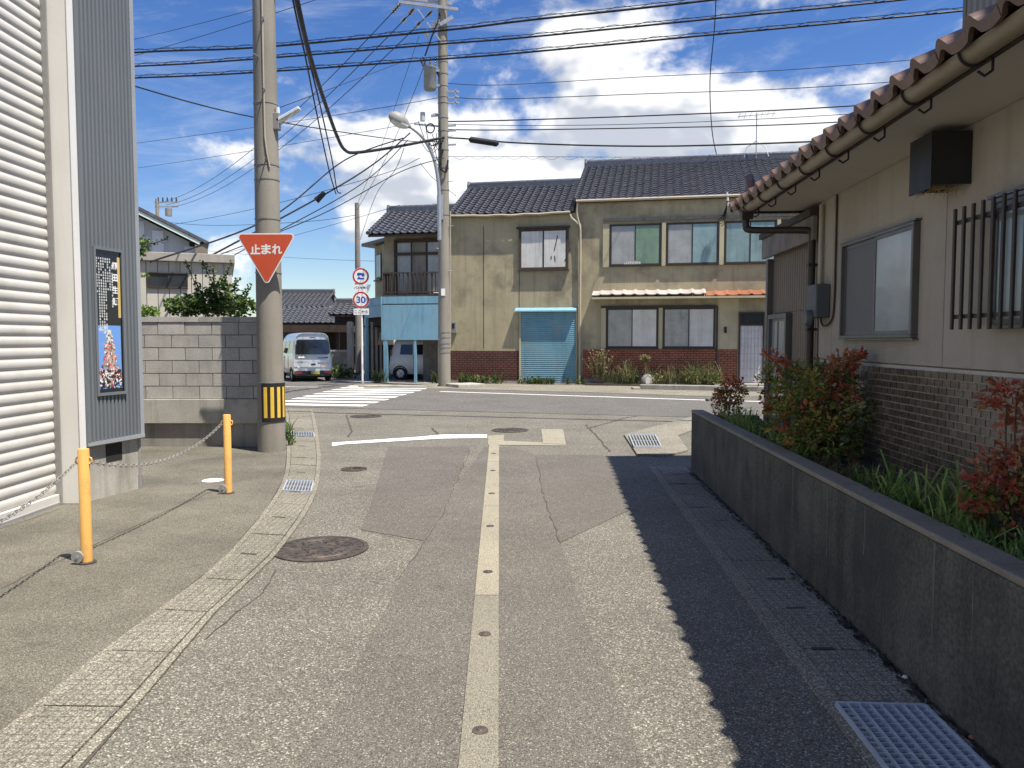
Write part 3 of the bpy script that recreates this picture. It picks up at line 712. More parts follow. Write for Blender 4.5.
def chain(a, b, sag, label):
    P = sagline(a, b, sag, 80); L = sum((q-p).length for p, q in zip(P, P[1:])); n = int(L/.042); m = MB(); P2 = along(P, n)
    for i in range(n):
        p, q = P2[i], P2[i+1]; d = (q-p).normalized(); sx = d.cross(Vector((0, 0, 1))).normalized(); up = sx.cross(d)
        e = sx if i % 2 else up
        pts = []
        for k in range(10):
            t = 2*math.pi*k/10; pts.append((p+q)/2+d*math.cos(t)*.029+e*math.sin(t)*.013)
        m.tube(pts+[pts[0]], .0034, 5, False)
    solo('chain', m, M['tin grey'], label, 'chain', group='chains on the yellow posts', smooth=True)
chain(b1+Vector((.055, 0, .735)), b2+Vector((-.055, 0, .735)), .17, 'steel chain slung between the two yellow posts')
chain(b1+Vector((-.055, 0, .735)), gp(-125, 700)+Vector((0, 0, .62)), .13, 'steel chain running from the nearer yellow post off the left edge')

# ================================================================ BLOCK WALL AND POLE BY THE STOP SIGN
YW = 11.42; XW1 = -3.45
bw = thing('block_wall', 'grey concrete block wall with pole shadow behind the yellow posts', 'wall', (-5, YW, 0))
MB().box(-8.5, XW1+.01, YW+.012, YW+.118, .70, 1.87).build('mortar', M['mortar'], bw)
blk = MB().box(-.194, .194, 0, .13, .0055, .1845).mesh('block'); blk.materials.append(M['block'])
half = MB().box(-.096, .096, 0, .13, .0055, .1845).mesh('block'); half.materials.append(M['block'])
for r in range(6):
    z = .725+r*.19; x = XW1-.2-(.2 if r % 2 else 0)
    if r % 2: inst('block', half, bw, (XW1-.1, YW+R_.uniform(-.002, .002), z))
    while x > -7.6:
        inst('block', blk, bw, (x, YW+R_.uniform(-.003, .003), z)); x -= .4
cap = MB().box(-.296, .296, -.012, .142, 0, .075).mesh('coping'); cap.materials.append(M['block'])
x = XW1-.296+.01
while x > -8: inst('coping', cap, bw, (x, YW, 1.867)); x -= .6
MB().box(-8.5, XW1+.02, YW-.03, YW+.16, .36, .722).build('footing', M['base concrete'], bw, bev=.008)
MB().box(-8.5, XW1, YW+.03, YW+.15, 0, .358).build('footing', M['old concrete'], bw)

PX, PY = gp(270.5, 453).x-.035, gp(271, 453).y+.17
def polex(t, px, py, h, r0, r1, mat='pole concrete'):
    m = MB(); n = 10
    m.lathe([(r0+(r1-r0)*i/n, h*i/n) for i in range(n+1)], (px, py, 0), 28); return m.build('shaft', M[mat], t, smooth=True)
p1 = thing('utility_pole', 'thick concrete pole with black and yellow band, carrying the red stop sign', 'pole', (PX, PY, 0), group='poles carrying the wires')
polex(p1, PX, PY, 11.5, .192, .12)
prad = lambda z: .192+(.12-.192)*z/11.5
# hazard plate bent round the road side of the pole
def bent(r0, r1, a0, a1, z0, z1, n=14):
    m = MB()
    for i in range(n+1):
        t = rad(a0+(a1-a0)*i/n); c, s_ = math.cos(t), math.sin(t)
        m.v += [(PX+r*c, PY+r*s_, z) for r, z in ((r0, z0), (r1, z0), (r1, z1), (r0, z1))]
    for i in range(n):
        for k in range(4): a, b = 4*i+k, 4*i+(k+1) % 4; m.face((a, b, b+4, a+4))
    m.face((0, 1, 2, 3)); m.face((4*n+3, 4*n+2, 4*n+1, 4*n)); return m
hb = bent(prad(.7)+.003, prad(.7)+.011, -112, 62, .44, .99).build('hazard_plate', M['black rubber'], p1, smooth=True)
for a in range(-101, 55, 27): bent(prad(.7)+.0115, prad(.7)+.014, a, a+14, .50, .935, 4).build('yellow_stripe', M['yellow sheet'], hb)
for z in (1.0, .72, .46, 3.3, 3.85, 4.05, 4.9, 2.55): MB().lathe([(prad(z)+.003, z-.009), (prad(z)+.006, z-.009), (prad(z)+.006, z+.009), (prad(z)+.003, z+.009)], (PX, PY, 0), 28).build('strap', M['tin grey'], p1, smooth=True)
# step bolts and the lines they cast, earth wire pipe, small lamp
for z, s_ in ((4.1, 1), (5.05, 1), (5.5, -1), (6.0, 1), (6.45, -1)):
    a = Vector((PX+s_*.04, PY-prad(z)+.01, z)); MB().cyl(a, a+Vector((s_*.02, -.13, 0)), .009, n=8).build('step_bolt', M['galvanised'], p1)
MB().tube([(PX+.03, PY-prad(6)-.01, 9), (PX+.03, PY-prad(6)-.012, 5.2), (PX+.035, PY-prad(5)-.01, 4.42), (PX+.06, PY-prad(4)-.006, 4.2), (PX+.09, PY-prad(4)+.01, 4.0)], .012, 8).build('conduit', M['pipe beige'], p1, smooth=True)
lp = at(297, 112, PY-.05)
MB().bar((PX+.17, PY-.05, lp.z-.13), lp+Vector((.04, 0, .05)), .10, .05).build('lamp', M['white cladding'], p1, bev=.012)
MB().bar((PX+.18, PY-.05, lp.z-.165), lp+Vector((.02, 0, .018)), .085, .012).build('lamp_lens', M['lamp glass'], p1)
MB().box(PX+.12, PX+.21, PY-.1, PY, lp.z-.25, lp.z-.02).cyl((PX+.13, PY-.05, lp.z+.02), (PX+.16, PY-.05, lp.z-.1), .02).build('lamp_bracket', M['tin grey'], p1, bev=.008)
MB().cyl((PX+.185, PY-.06, lp.z-.02), (PX+.185, PY-.06, lp.z+.06), .03, n=12).build('light_sensor', M['white cladding'], p1, smooth=True)
MB().bar((PX+.1, PY, 6.42), (PX+.42, PY-.05, 6.46), .05, .05).build('bracket', M['galvanised'], p1)

# stop sign: inverted triangle with rounded corners
def rounded(poly, r, n=6):
    out = []; P = [Vector((*p, 0)) for p in poly]; m = len(P)
    for i in range(m):
        a, b, c = P[i-1], P[i], P[(i+1) % m]; u, v = (a-b).normalized(), (c-b).normalized(); h = u.angle(v)/2
        d = r/math.tan(h); ctr = b+(u+v).normalized()*r/math.sin(h); s0, s1 = b+u*d-ctr, b+v*d-ctr
        for k in range(n+1):
            q = s0.slerp(s1, k/n) if False else (s0*(1-k/n)+s1*(k/n)).normalized()*r
            out.append(((ctr+q).x, (ctr+q).y))
    return out
sy = PY-.24
c0 = at(266, 236, sy); S = .845; Hh = S*.866; cxs, zt = c0.x, at(266, 233.2, sy).z
tri = lambda k: [(-S/2+k*1.732, -k), (S/2-k*1.732, -k), (0, -Hh+2*k)]
st = thing('stop_sign', 'red inverted triangle stop sign with white Japanese writing on the concrete pole', 'sign', (cxs, sy, zt-Hh))
def plate(name, poly, y0, y1, mat, parent, ox, oz): return MB().prism([(ox+u, oz+w_) for u, w_ in poly], y0, y1, 'y').build(name, mat, parent)
ROT = Matrix.Rotation(rad(2), 3, 'Y')
plate('plate', rounded(tri(0), .045), sy, sy+.004, M['sign white'], st, cxs, zt)
plate('red_field', rounded(tri(.017), .032), sy-.003, sy-.0005, M['stop red'], st, cxs, zt)
m = MB()
for i, ch in enumerate('止まれ'):
    add_text(m, ch, .138, (cxs-.15+.15*i, sy-.0045, zt-.222), (1, 0, 0), (0, 0, 1), .035, .138)
m.build('lettering', M['sign white'], st)
for z in (zt-.12, zt-.36): MB().box(cxs-.19+(.08 if z < zt-.2 else 0), cxs+.19-(.08 if z < zt-.2 else 0), sy+.005, sy+.03, z-.018, z+.018).build('bracket', M['galvanised'], st)
MB().box(cxs-.02, cxs+.02, sy+.031, PY-prad(2.7)+.004, zt-.13, zt-.09).build('clamp', M['galvanised'], st)

# ================================================================ BEHIND THE WALL: SHED, GABLED HOUSE
def leaf_mass(m, c, rx, ry, rz, n, size, cols, rng, droop=0.2, shell=.5):
    for i in range(n):
        while True:
            p = Vector((rng.uniform(-1, 1), rng.uniform(-1, 1), rng.uniform(-1, 1)))
            if p.length < 1 and p.length > shell*rng.random(): break
        p = Vector((c[0]+p.x*rx, c[1]+p.y*ry, c[2]+p.z*rz)); leaf(m, p, size*rng.uniform(.6, 1.3), rng.choice(cols), rng)
def leaf(m, p, s, col, rng, asp=.45, dirv=None):
    d = dirv or Vector((rng.gauss(0, 1), rng.gauss(0, 1), rng.gauss(-.1, .7))).normalized()
    n = Vector((rng.gauss(0, .6), rng.gauss(-.2, .6), rng.gauss(.8, .5))); sx = d.cross(n)
    if sx.length < 1e-3: sx = d.orthogonal()
    sx = sx.normalized()*s*asp; up = sx.cross(d).normalized()*s*.08
    k = rng.uniform(.75, 1.25); m.col = tuple(min(1, q*k) for q in col)
    b = len(m.v); m.v += [tuple(p), tuple(p+d*s*.5+sx+up), tuple(p+d*s), tuple(p+d*s*.5-sx+up), tuple(p+d*s*.5-up)]
    m.face((b, b+4, b+1)); m.face((b+1, b+4, b+2)); m.face((b, b+3, b+4)); m.face((b+3, b+2, b+4))
GREEN = [(.055, .10, .022), (.075, .13, .03), (.10, .16, .035), (.04, .075, .018), (.13, .18, .05)]
def shrub(name, label, base, blobs, n, size, cols, stems=(), seed=1, cat='shrub', group=None, mat='stem'):
    rng = random.Random(seed); t = thing(name, label, cat, base, group=group); m = MB()
    for b in blobs: leaf_mass(m, b[:3], b[3], b[4], b[5], int(n*b[6]), size, cols, rng)
    w_ = MB()
    for b in blobs: 
        mid = Vector(base).lerp(Vector(b[:3]), .5)+Vector((rng.uniform(-.1, .1)*b[3], 0, 0)); w_.tube(smooth_path([base, mid, b[:3]], 5), [.014-.009*i/10 for i in range(11)], 5)
    for a, b in stems:
        a, b = Vector(a), Vector(b); L = (b-a).length; mid = a.lerp(b, .5)+Vector((rng.uniform(-.08, .08)*L, 0, .05*L)); pts = smooth_path([a, mid, b], 8); w_.tube(pts, .006, 4)
        for p in pts[3:]:
            for k in range(4): leaf(m, p+Vector((rng.uniform(-.03, .03), rng.uniform(-.03, .03), rng.uniform(-.03, .03))), size*rng.uniform(.4, .8), rng.choice(cols), rng)
    w_.build('stem', M[mat], t); m.build('foliage', M['foliage'], t, recalc=False); return t
Y = 12.1
def B(px, py, rx, rz, n, Y=Y): p = at(px, py, Y); return (p.x, p.y, p.z, rx, .35, rz, n)
def S_(px0, py0, px1, py1, Y=Y): return (at(px0, py0, Y), at(px1, py1, Y))
pz = at(205, 320, Y)
shrub('bush', 'leafy green bush with tall thin shoots above the block wall', (pz.x, Y, 1.2), [B(185, 306, .33, .16, 1), B(208, 303, .3, .2, 1), B(235, 306, .32, .18, 1), B(222, 292, .25, .2, .35)], 520, .075, GREEN,
      [S_(200, 305, 186, 262), S_(215, 300, 212, 268), S_(222, 300, 203, 262), S_(228, 300, 238, 280), S_(235, 302, 249, 286), S_(212, 300, 224, 275), S_(225, 300, 232, 262), S_(205, 300, 196, 282)], 5)
pz = at(146, 316, Y)
shrub('bush', 'small bright green bush at the left end of the block wall', (pz.x, Y, 1.2), [B(146, 312, .16, .1, 1)], 260, .06, [(.12, .2, .03), (.16, .24, .05)], [], 6)
pz = at(136, 300, 12.6)
shrub('climbing_shoots', 'hanging leafy shoots beside the corner of the grey cladding', (pz.x-.2, 12.6, 1.2), [B(136, 245, .12, .22, .5, 12.6)], 150, .07, [(.10, .17, .03), (.15, .22, .05)], [S_(130, 250, 150, 240, 12.6), S_(132, 255, 168, 239, 12.6), S_(133, 262, 147, 250, 12.6), S_(133, 280, 148, 275, 12.6)], 8)
# pale shed
Ys = 16.0
SF = (at(180, 300, Ys).x, Ys, rad(20.5))
sq = lambda px, py: fp(px, py, 0, SF)
sx0, sx1 = sq(100, 300)[0], sq(232.5, 300)[0]; szt = sq(180, 262)[1]
sh = thing('shed', 'pale ribbed metal shed with dark window behind the block wall', 'shed', ((sx0+sx1)/2, 0, 0), SF)
MB().box(sx0, sx1-.02, .03, 3.4, 0, szt).build('wall', M['shed wall'], sh)
x = sx0
while x < sx1-.05:
    MB().box(x+.006, min(x+.205, sx1), 0, .026, 0, szt-.002).build('wall_panel', M['shed wall'], sh); x += .213
MB().box(sx0-.1, sx1+.06, -.09, 3.6, szt+.003, szt+.18).build('roof', M['shed fascia'], sh, bev=.01)
a, b = sq(147, 272), sq(188, 289)
def simple_window(t, x0, x1, z0, z1, y, panes, mat_f, mat_p, fr=.04, dep=.06, sill=0, inset=.03, mull=None, name='window'):
    """frame standing proud of a wall whose face is at y (camera side is -y); panes set back inside it"""
    f = MB(); f.box(x0, x1, y-dep, y+.01, z1-fr, z1); f.box(x0, x1, y-dep, y+.01, z0, z0+fr); f.box(x0, x0+fr, y-dep+.0005, y+.01, z0+fr, z1-fr); f.box(x1-fr, x1, y-dep+.0005, y+.01, z0+fr, z1-fr)
    wo = f.build(name, mat_f, t, bev=.004)
    n = panes; w_ = (x1-x0-2*fr)/n; mw = mull or fr*.8
    for i in range(n):
        mp = mat_p[i % len(mat_p)] if isinstance(mat_p, list) else mat_p
        xa, xb = x0+fr+i*w_, x0+fr+(i+1)*w_; d = inset*(.45 if i % 2 else 1)
        MB().box(xa+mw*.4, xb-mw*.4, y-dep+d+.004, y-dep+d+.010, z0+fr+mw*.5, z1-fr-mw*.5).build('pane', mp, wo)
        q = MB(); q.box(xa, xa+mw*.5, y-dep+d, y-dep+d+.02, z0+fr, z1-fr); q.box(xb-mw*.5, xb, y-dep+d, y-dep+d+.02, z0+fr, z1-fr); q.box(xa+mw*.5, xb-mw*.5, y-dep+d, y-dep+d+.02, z1-fr-mw*.5, z1-fr); q.box(xa+mw*.5, xb-mw*.5, y-dep+d, y-dep+d+.02, z0+fr, z0+fr+mw*.5)
        q.build('sash', mat_f, wo)
    if sill: MB().box(x0-.03, x1+.03, y-dep-.03, y+.01, z0-.035, z0-.002).build('sill', mat_f, wo)
    return wo
simple_window(sh, a[0], b[0], b[1], a[1], 0, 2, M['bronze frame'], M['window dark'], .03, .04, 0, .02)
# gabled house farther back
Yg = 24.0
GF = (at(165, 260, Yg).x, Yg, rad(23))
gq = lambda px, py, y=0: Vector((fp(px, py, y, GF)[0], y, fp(px, py, y, GF)[1]))
gh = thing('gabled_house', 'grey clad gabled house with mint roof trim rising above the shed', 'house', (0, 0, 0), GF)
rp, re = gq(124, 203), gq(199, 240.5)     # ridge side and eave of the gable
lp_ = Vector((2*rp.x-re.x, 0, re.z))
MB().prism([(lp_.x+.3, 0), (lp_.x+.3, re.z-.1), (rp.x, rp.z-.16), (re.x-.28, re.z-.02), (re.x-.28, 0)], .3, 7, 'y').build('wall', M['grey cladding'], gh)
for px_ in (139, 158, 190):
    q = gq(px_, 245, .29); zt_ = rp.z-.2-(q.x-rp.x)*(rp.z-re.z)/(re.x-rp.x)-.1; MB().box(q.x-.16, q.x+.16, .27, .297, 2.5, zt_).build('wall_panel', M['white cladding'], gh)
d = Vector((re.x-rp.x, 0, re.z-rp.z))
def slab(t, a, b, y0, y1, th, mat, name):
    a, b = Vector(a), Vector(b); d = (b-a).normalized(); n = Vector((-d.z, 0, d.x)); 
    if n.z < 0: n = -n
    P = [(p.x, y, p.z) for p, y in ((a, y0), (b, y0), (b, y1), (a, y1))]; Q = [(p.x+n.x*th, y, p.z+n.z*th) for p, y in ((a, y0), (b, y0), (b, y1), (a, y1))]
    return MB().hexa(P+Q).build(name, mat, t)
slab(gh, rp, re+d.normalized()*.3, -.15, 7.3, .09, M['roof tile grey'], 'roof'); slab(gh, rp, lp_-Vector((.3, 0, .15)), -.15, 7.3, .09, M['roof tile grey'], 'roof')
slab(gh, rp-Vector((0, 0, .14)), re-Vector((0, 0, .14)), -.12, -.08, .11, M['mint trim'], 'barge_board')
ez = re+d.normalized()*.3
MB().box(re.x-.12, ez.x-.02, -.1, 7, re.z-.62, re.z-.13).build('eave_box', M['brown siding'], gh)
# far pole with switchgear beyond the shed
def small_pole(px, pyt, Y, label, r=.16, h0=0, gear=True, mat='pole concrete'):
    q = at(px, pyt, Y); t = thing('utility_pole', label, 'pole', (q.x, Y, 0), group='poles carrying the wires'); MB().cyl((q.x, Y, h0), (q.x, Y, q.z), r*1.2, r*.8, 12).build('shaft', M[mat], t, smooth=True)
    if gear:
        for dz in (.25, .6):
            MB().box(q.x-.2, q.x+1.7, Y-.06, Y+.06, q.z-dz-.05, q.z-dz+.05).build('cross_arm', M['galvanised'], t)
        for k in range(5): MB().cyl((q.x+.1+k*.36, Y, q.z-.2), (q.x+.1+k*.36, Y, q.z+.12), .07, .05, 8).build('insulator', M['insulator dark'], t)
        MB().cyl((q.x+.9, Y, q.z-1.35), (q.x+.9, Y, q.z-.75), .26, n=12).build('transformer', M['tin grey'], t, smooth=True)
    return t, q
sp_, spq = small_pole(157, 199, 62, 'distant utility pole with cross arms beyond the gabled house')

# ================================================================ HOUSES, CARPORT AND WALL PAST THE VAN
def tiles(m, o, ex, es, ncol, nrow, pitch, expo, amp=.05, lift=.042, seg=6, rng=R_, lip=.03):
    """courses of pan tiles with a rolled edge: o lower left corner, ex along the eave, es up the slope (unit vectors)"""
    o, ex, es = Vector(o), Vector(ex).normalized(), Vector(es).normalized(); n = ex.cross(es).normalized()
    if n.z < 0: n = -n
    wave = [(-.25*math.sin(math.pi*min(1, (i/seg)/.68))+(1.0*math.sin(math.pi*(i/seg-.62)/.38) if i/seg > .62 else 0))*amp for i in range(seg+1)]
    for r in range(nrow):
        for c in range(ncol):
            j = rng.uniform(-.006, .006); k = len(m.v)
            for t, (dn, ds) in enumerate(((lift-lip, 0), (lift, 0), (.0, expo*1.12))):
                for i in range(seg+1):
                    m.v.append(tuple(o+ex*(c+i/seg)*pitch+es*(r*expo+ds+j)+n*(dn+wave[i]+j*.6)))
            for t in range(2):
                for i in range(seg):
                    a = k+t*(seg+1)+i; m.face((a, a+1, a+seg+2, a+seg+1))
    return m
def gable_roof(t, x0, x1, ye, ze, slope, D, mat='roof tile', pitch=.27, expo=.235, over=.12, back=True, thick=.10):
    """ridge parallel to the local x axis; eave line at (ye, ze) on the camera side; D = plan depth to the ridge"""
    L = D*math.sqrt(1+slope*slope); es = Vector((0, 1, slope)).normalized(); ncol = max(1, int((x1-x0)/pitch)); p = (x1-x0)/ncol
    nrow = int(L/expo); ex_ = L/nrow
    m = tiles(MB(), (x0, ye, ze+thick), (1, 0, 0), es, ncol, nrow, p, ex_)
    o = m.build('roof_tiles', M[mat], t, smooth=True, recalc=False); o['kind'] = 'stuff'
    zr = ze+D*slope
    if back:
        m = tiles(MB(), (x1, ye+2*D, ze+thick), (-1, 0, 0), Vector((0, -1, slope)), ncol, nrow, p, ex_); o = m.build('roof_tiles', M[mat], t, smooth=True, recalc=False); o['kind'] = 'stuff'
    else: pass
    # deck, barge boards, ridge stack
    MB().prism([(ye+.02, ze), (ye+D, zr), (ye+2*D-.02, ze), (ye+2*D-.02, ze+.07), (ye+D, zr+.085), (ye+.02, ze+.07)], x0+.03, x1-.03, 'x').build('roof_deck', M['brown timber'], t)
    MB().box(x0-.02, x1+.02, ye+D-.11, ye+D+.11, zr+thick-.03, zr+thick+.14).build('ridge', M[mat], t)
    rc = MB()
    n = int((x1-x0)/.3)
    for i in range(n+1):
        xa = x0-.03+(x1-x0+.0)*i/n; xb = min(xa+(x1-x0)/n*.985, x1+.03)
        if xb > xa: rc.cyl((xa, ye+D, zr+thick+.16), (xb, ye+D, zr+thick+.165), .105, .095, 10)
    o = rc.build('ridge_caps', M[mat], t, smooth=True); o['kind'] = 'stuff'
    for xx in (x0-.06, x1-.02): MB().prism([(ye+D-.2, zr+.02), (ye+D-.2, zr+.22), (ye+D-.12, zr+.38), (ye+D+.12, zr+.38), (ye+D+.2, zr+.22), (ye+D+.2, zr+.02)], xx, xx+.09, 'x').build('ridge_end_tile', M[mat], t, bev=.02)
    # verge tiles down both gable edges
    for xx, sgn in ((x0, -1), (x1, 1)):
        v = MB(); 
        for r in range(nrow):
            a = Vector((xx-sgn*.02, ye+es.y*r*ex_, ze+thick+es.z*r*ex_+.03)); b_ = a+es*ex_*1.05; v.cyl(a+Vector((0, 0, .025)), b_, .075, .065, 8)
        o = v.build('verge_tiles', M[mat], t, smooth=True); o['kind'] = 'stuff'
    return zr
Yh = 47.0
a, b = at(270, 309, Yh), at(321, 309, Yh); 
th = thing('tiled_house', 'dark tiled house with grey gable standing behind the carport', 'house', ((a.x+b.x)/2, Yh+2, 0))
zr = gable_roof(th, a.x-1, b.x+.1, Yh, a.z, .36, 2.9, 'roof tile grey', .3, .27)
MB().prism([(Yh+.6, 0), (Yh+.6, a.z+.05), (Yh+2.9, zr-.12), (Yh+5.2, a.z+.05), (Yh+5.2, 0)], a.x-1, b.x-.1, 'x').build('wall', M['house grey'], th)
MB().box(a.x-.9, b.x-.3, Yh+.5, Yh+.6, a.z-1.0, a.z-.35).build('window_band', M['shed wall'], th)
for i in range(4): MB().box(a.x+.1+i*.85, a.x+.2+i*.85, Yh+.44, Yh+.498, a.z-1.1, a.z-.3).build('post', M['house dark'], th)
# lower wing with a lean-to roof
tl = [at(282, 313, 44), at(322, 333, 44)]
m = tiles(MB(), (tl[0].x-.5, 43, 2.55), (1, 0, 0), (0, 1, .42), 13, 9, .3, .27); o = m.build('roof_tiles', M['roof tile grey'], th, smooth=True, recalc=False); o['kind'] = 'stuff'
MB().box(tl[0].x-.5, tl[0].x+3.5, 43.2, 45.9, 0, 2.6).build('wall', M['house dark'], th)
for k in range(2):
    q = at(316+5*k, 317, Yh+1.6); 
MB().box(b.x-.098, b.x-.06, Yh+1.6, Yh+2.2, 2.4, 3.3).box(b.x-.098, b.x-.06, Yh+2.5, Yh+3.1, 2.4, 3.3).build('window', M['window frosted pale'], th)
# second small tiled roof beside the corner building
a, b = at(329, 316.5, 40), at(362, 316.5, 40)
th2 = thing('tiled_house', 'low house with small dark tiled roof behind the round traffic signs', 'house', ((a.x+b.x)/2, 41, 0))
gable_roof(th2, a.x, b.x+1.2, 40, a.z, .42, 1.6, 'roof tile grey', .3, .25)
MB().prism([(40.4, 0), (40.4, a.z+.05), (41.6, a.z+.55), (42.8, a.z+.05), (42.8, 0)], a.x+.2, b.x+1.2, 'x').build('wall', M['house dark'], th2)
simple_window(th2, at(352, 330, 40.4).x, at(364, 330, 40.4).x, at(352, 346, 40.4).z, at(352, 330, 40.4).z, 40.4, 2, M['galvanised'], M['window dark'], .05, .06)
# carport roof above the van
cp = thing('carport', 'flat brown carport roof on posts above the parked van', 'carport', (at(310, 330, 37).x, 37, 0))
a, b = at(262, 325, 36), at(347, 332, 36)
MB().box(a.x, b.x, 36, 41.5, b.z, a.z).build('roof', M['carport brown'], cp)
for px_ in (272, 338): MB().box(at(px_, 330, 36.3).x-.06, at(px_, 330, 36.3).x+.06, 36.25, 36.37, 0, b.z-.002).build('post', M['carport brown'], cp)
MB().box(a.x, b.x-.2, 41.55, 41.7, 0, b.z).build('back_wall', M['house dark'], cp)
# low wall and gate post
a, b = at(331, 350, 33), at(352, 350, 33)
gw = thing('garden_wall', 'low grey block wall beside the parked van', 'wall', ((a.x+b.x)/2, 33, 0))
MB().box(a.x, b.x, 33, 33.14, 0, a.z-.07).build('wall', M['old concrete'], gw); MB().box(a.x-.03, b.x+.03, 32.97, 33.17, a.z-.068, a.z).build('coping', M['block'], gw)
q = at(350, 322, 32.8); m = MB().box(q.x-.12, q.x+.12, 32.7, 32.94, 0, q.z-.04).prism([(q.x-.12, q.z-.04), (q.x+.12, q.z-.04), (q.x+.06, q.z+.02), (q.x-.06, q.z+.02)], 32.7, 32.94, 'y')
solo('gate_post', m, M['base concrete'], 'pale square gate post at the end of the low garden wall', 'post')
shrub('weed_clump', 'green weeds at the foot of the garden wall by the van', (at(340, 372, 32).x, 32, 0), [(at(338, 372, 32).x, 32, .3, .5, .3, .3, 1), (at(350, 374, 32).x, 32, .2, .4, .3, .2, .6)], 200, .12, GREEN, (), 11, 'weeds')
shrub('garden_tree', 'dark green garden tree seen beyond the carport', (at(341, 345, 43).x, 43, 0), [(at(340, 342, 43).x, 43, 1.6, .8, .6, .9, 1)], 300, .2, [(.04, .08, .02), (.06, .11, .03)], (), 12, 'tree')
small_pole(357, 203, 36, 'bare weathered pole beside the corner building', .13, 0, False, 'weathered wood')
# distant houses and trees closing the view down the side roads

# ================================================================ ROW OF HOUSES ACROSS THE ROAD  (frame FF: x along the facade, -y towards the alley)
fx = lambda px, py=300, yl=0.0: fp(px, py, yl)[0]
fz = lambda px, py, yl=0.0: fp(px, py, yl)[1]
def brick_facing(t, x0, x1, z0, z1, y, mat, bwid=.21, bh=.082, name='brick_facing'):
    MB().box(x0, x1, y-.012, y+.005, z0, z1).build('brick_bed', M['brick joint'], t)
    m = MB(); r = 0; z = z0
    while z < z1-.02:
        x = x0-(bwid/2 if r % 2 else 0)
        while x < x1:
            a, b = max(x+.009, x0), min(x+bwid-.009, x1)
            if b-a > .015: m.box(a, b, y-.022-R_.uniform(0, .004), y-.011, z+.009, min(z+bh-.009, z1))
            x += bwid
        z += bh; r += 1
    o = m.build(name, M[mat], t); o['kind'] = 'stuff'; return o
def downpipe(t, pts, r, mat): return MB().tube(smooth_path(pts, 4), r, 10).build('downpipe', M[mat], t, smooth=True)
def eaves_gutter(t, x0, x1, y, z, mat, r=.06, sag=0):
    m = MB(); n = 16
    m.tube([(x0+(x1-x0)*i/n, y, z-sag*math.sin(math.pi*i/n)*(1+.4*math.sin(i*1.7))) for i in range(n+1)], r, 10); return m.build('gutter', M[mat], t, smooth=True)
WALLD = 7.0
# ---- right house: two storeys, three windows up, two down, tiled apron roof
XL, XR = fx(577.5, 300), fx(880, 300)
rh = thing('row_house', 'ochre two-storey house with dark tiled roof and long strip of upstairs windows', 'house', ((XL+XR)/2, 0, 0), FF, 'row of houses across the road')
ez = fz(590, 203, -.14)
D = 4.2
gable_roof(rh, fx(574, 200, -.14), XR+.4, -.14, ez, .5, D)
zr = ez+.5*D
MB().prism([(.0, 0), (.0, ez+.05), (D-.14, zr-.06), (2*D-.28, ez+.05), (2*D-.28, 0)], XL, XR, 'x').build('wall', M['stucco'], rh)
eaves_gutter(rh, fx(576, 200, -.2), XR+.3, -.185, ez+.075, 'pipe beige', .05)
# upstairs strip
zt_, zb_ = fz(640, 224), fz(640, 265.5)
MB().box(fx(603), XR-.2, -.09, -.001, fz(620, 221.5), fz(620, 219)).build('lintel', M['grey timber'], rh)
for p0, p1, mt in ((610, 661, ['curtain grey', 'curtain green']), (666.5, 718.5, ['curtain grey', 'curtain teal']), (724.5, 776, ['curtain teal', 'curtain teal']), (781, 835, ['curtain grey', 'curtain teal'])):
    simple_window(rh, fx(p0, 245), fx(p1, 245), zb_, zt_, -.002, 2, M['bronze frame'], [M[q] for q in mt], .045, .07, 1)
for p0, p1 in ((661.8, 665.8), (719.2, 723.8), (776.7, 780.3)): MB().box(fx(p0, 245), fx(p1, 245), -.085, -.002, zb_-.03, zt_+.02).build('window_post', M['stucco pale'], rh)
MB().box(fx(603, 245), fx(609.3, 245), -.06, -.002, zb_-.04, zt_+.03).build('window_post', M['stucco pale'], rh)
# fallen board shapes behind the left panes
m = MB(); 
for k in range(9):
    x = fx(624+k*1.9, 262); z = fz(624, 263); m.box(x, x+.045, -.0605, -.0595, z-.06, z-.02+R_.uniform(0, .08))
m.build('sticker', M['curtain'], rh)
# apron roof of tiles, half bleached, half red
ax0, ax1 = fx(592, 292, -.5), fx(790, 292, -.5); az = fz(600, 295.5, -.55)
pit = .38; n = int((ax1-ax0)/pit); pit = (ax1-ax0)/n
for mt, nm in (('bleached tile', 'b'), ('red tile', 'r')):
    t1 = tiles(MB(), (0, 0, 0), (1, 0, 0), (0, 1, .38), 1, 1, pit, .55, .03, .04, 8)
    me = t1.mesh('apron_tile', recalc=False); me.materials.append(M[mt]); set_smooth(me); MATS['_'+nm] = me
red_from = fx(700, 292, -.5)
for i in range(n):
    x = ax0+i*pit; jt = R_.uniform(-.01, .01)
    me = MATS['_r' if x > red_from else '_b']
    inst('apron_tile', me, rh, (x, -.55, az+jt-(.05 if x > red_from else 0)))
MB().prism([(-.53, az-.10), (0, az+.09), (0, az-.02), (-.53, az-.13)], ax0+.02, ax1, 'x').build('apron_roof', M['grey timber'], rh)
MB().box(ax0, ax1, -.60, -.535, az-.13, az-.06).build('apron_gutter', M['stucco pale'], rh)
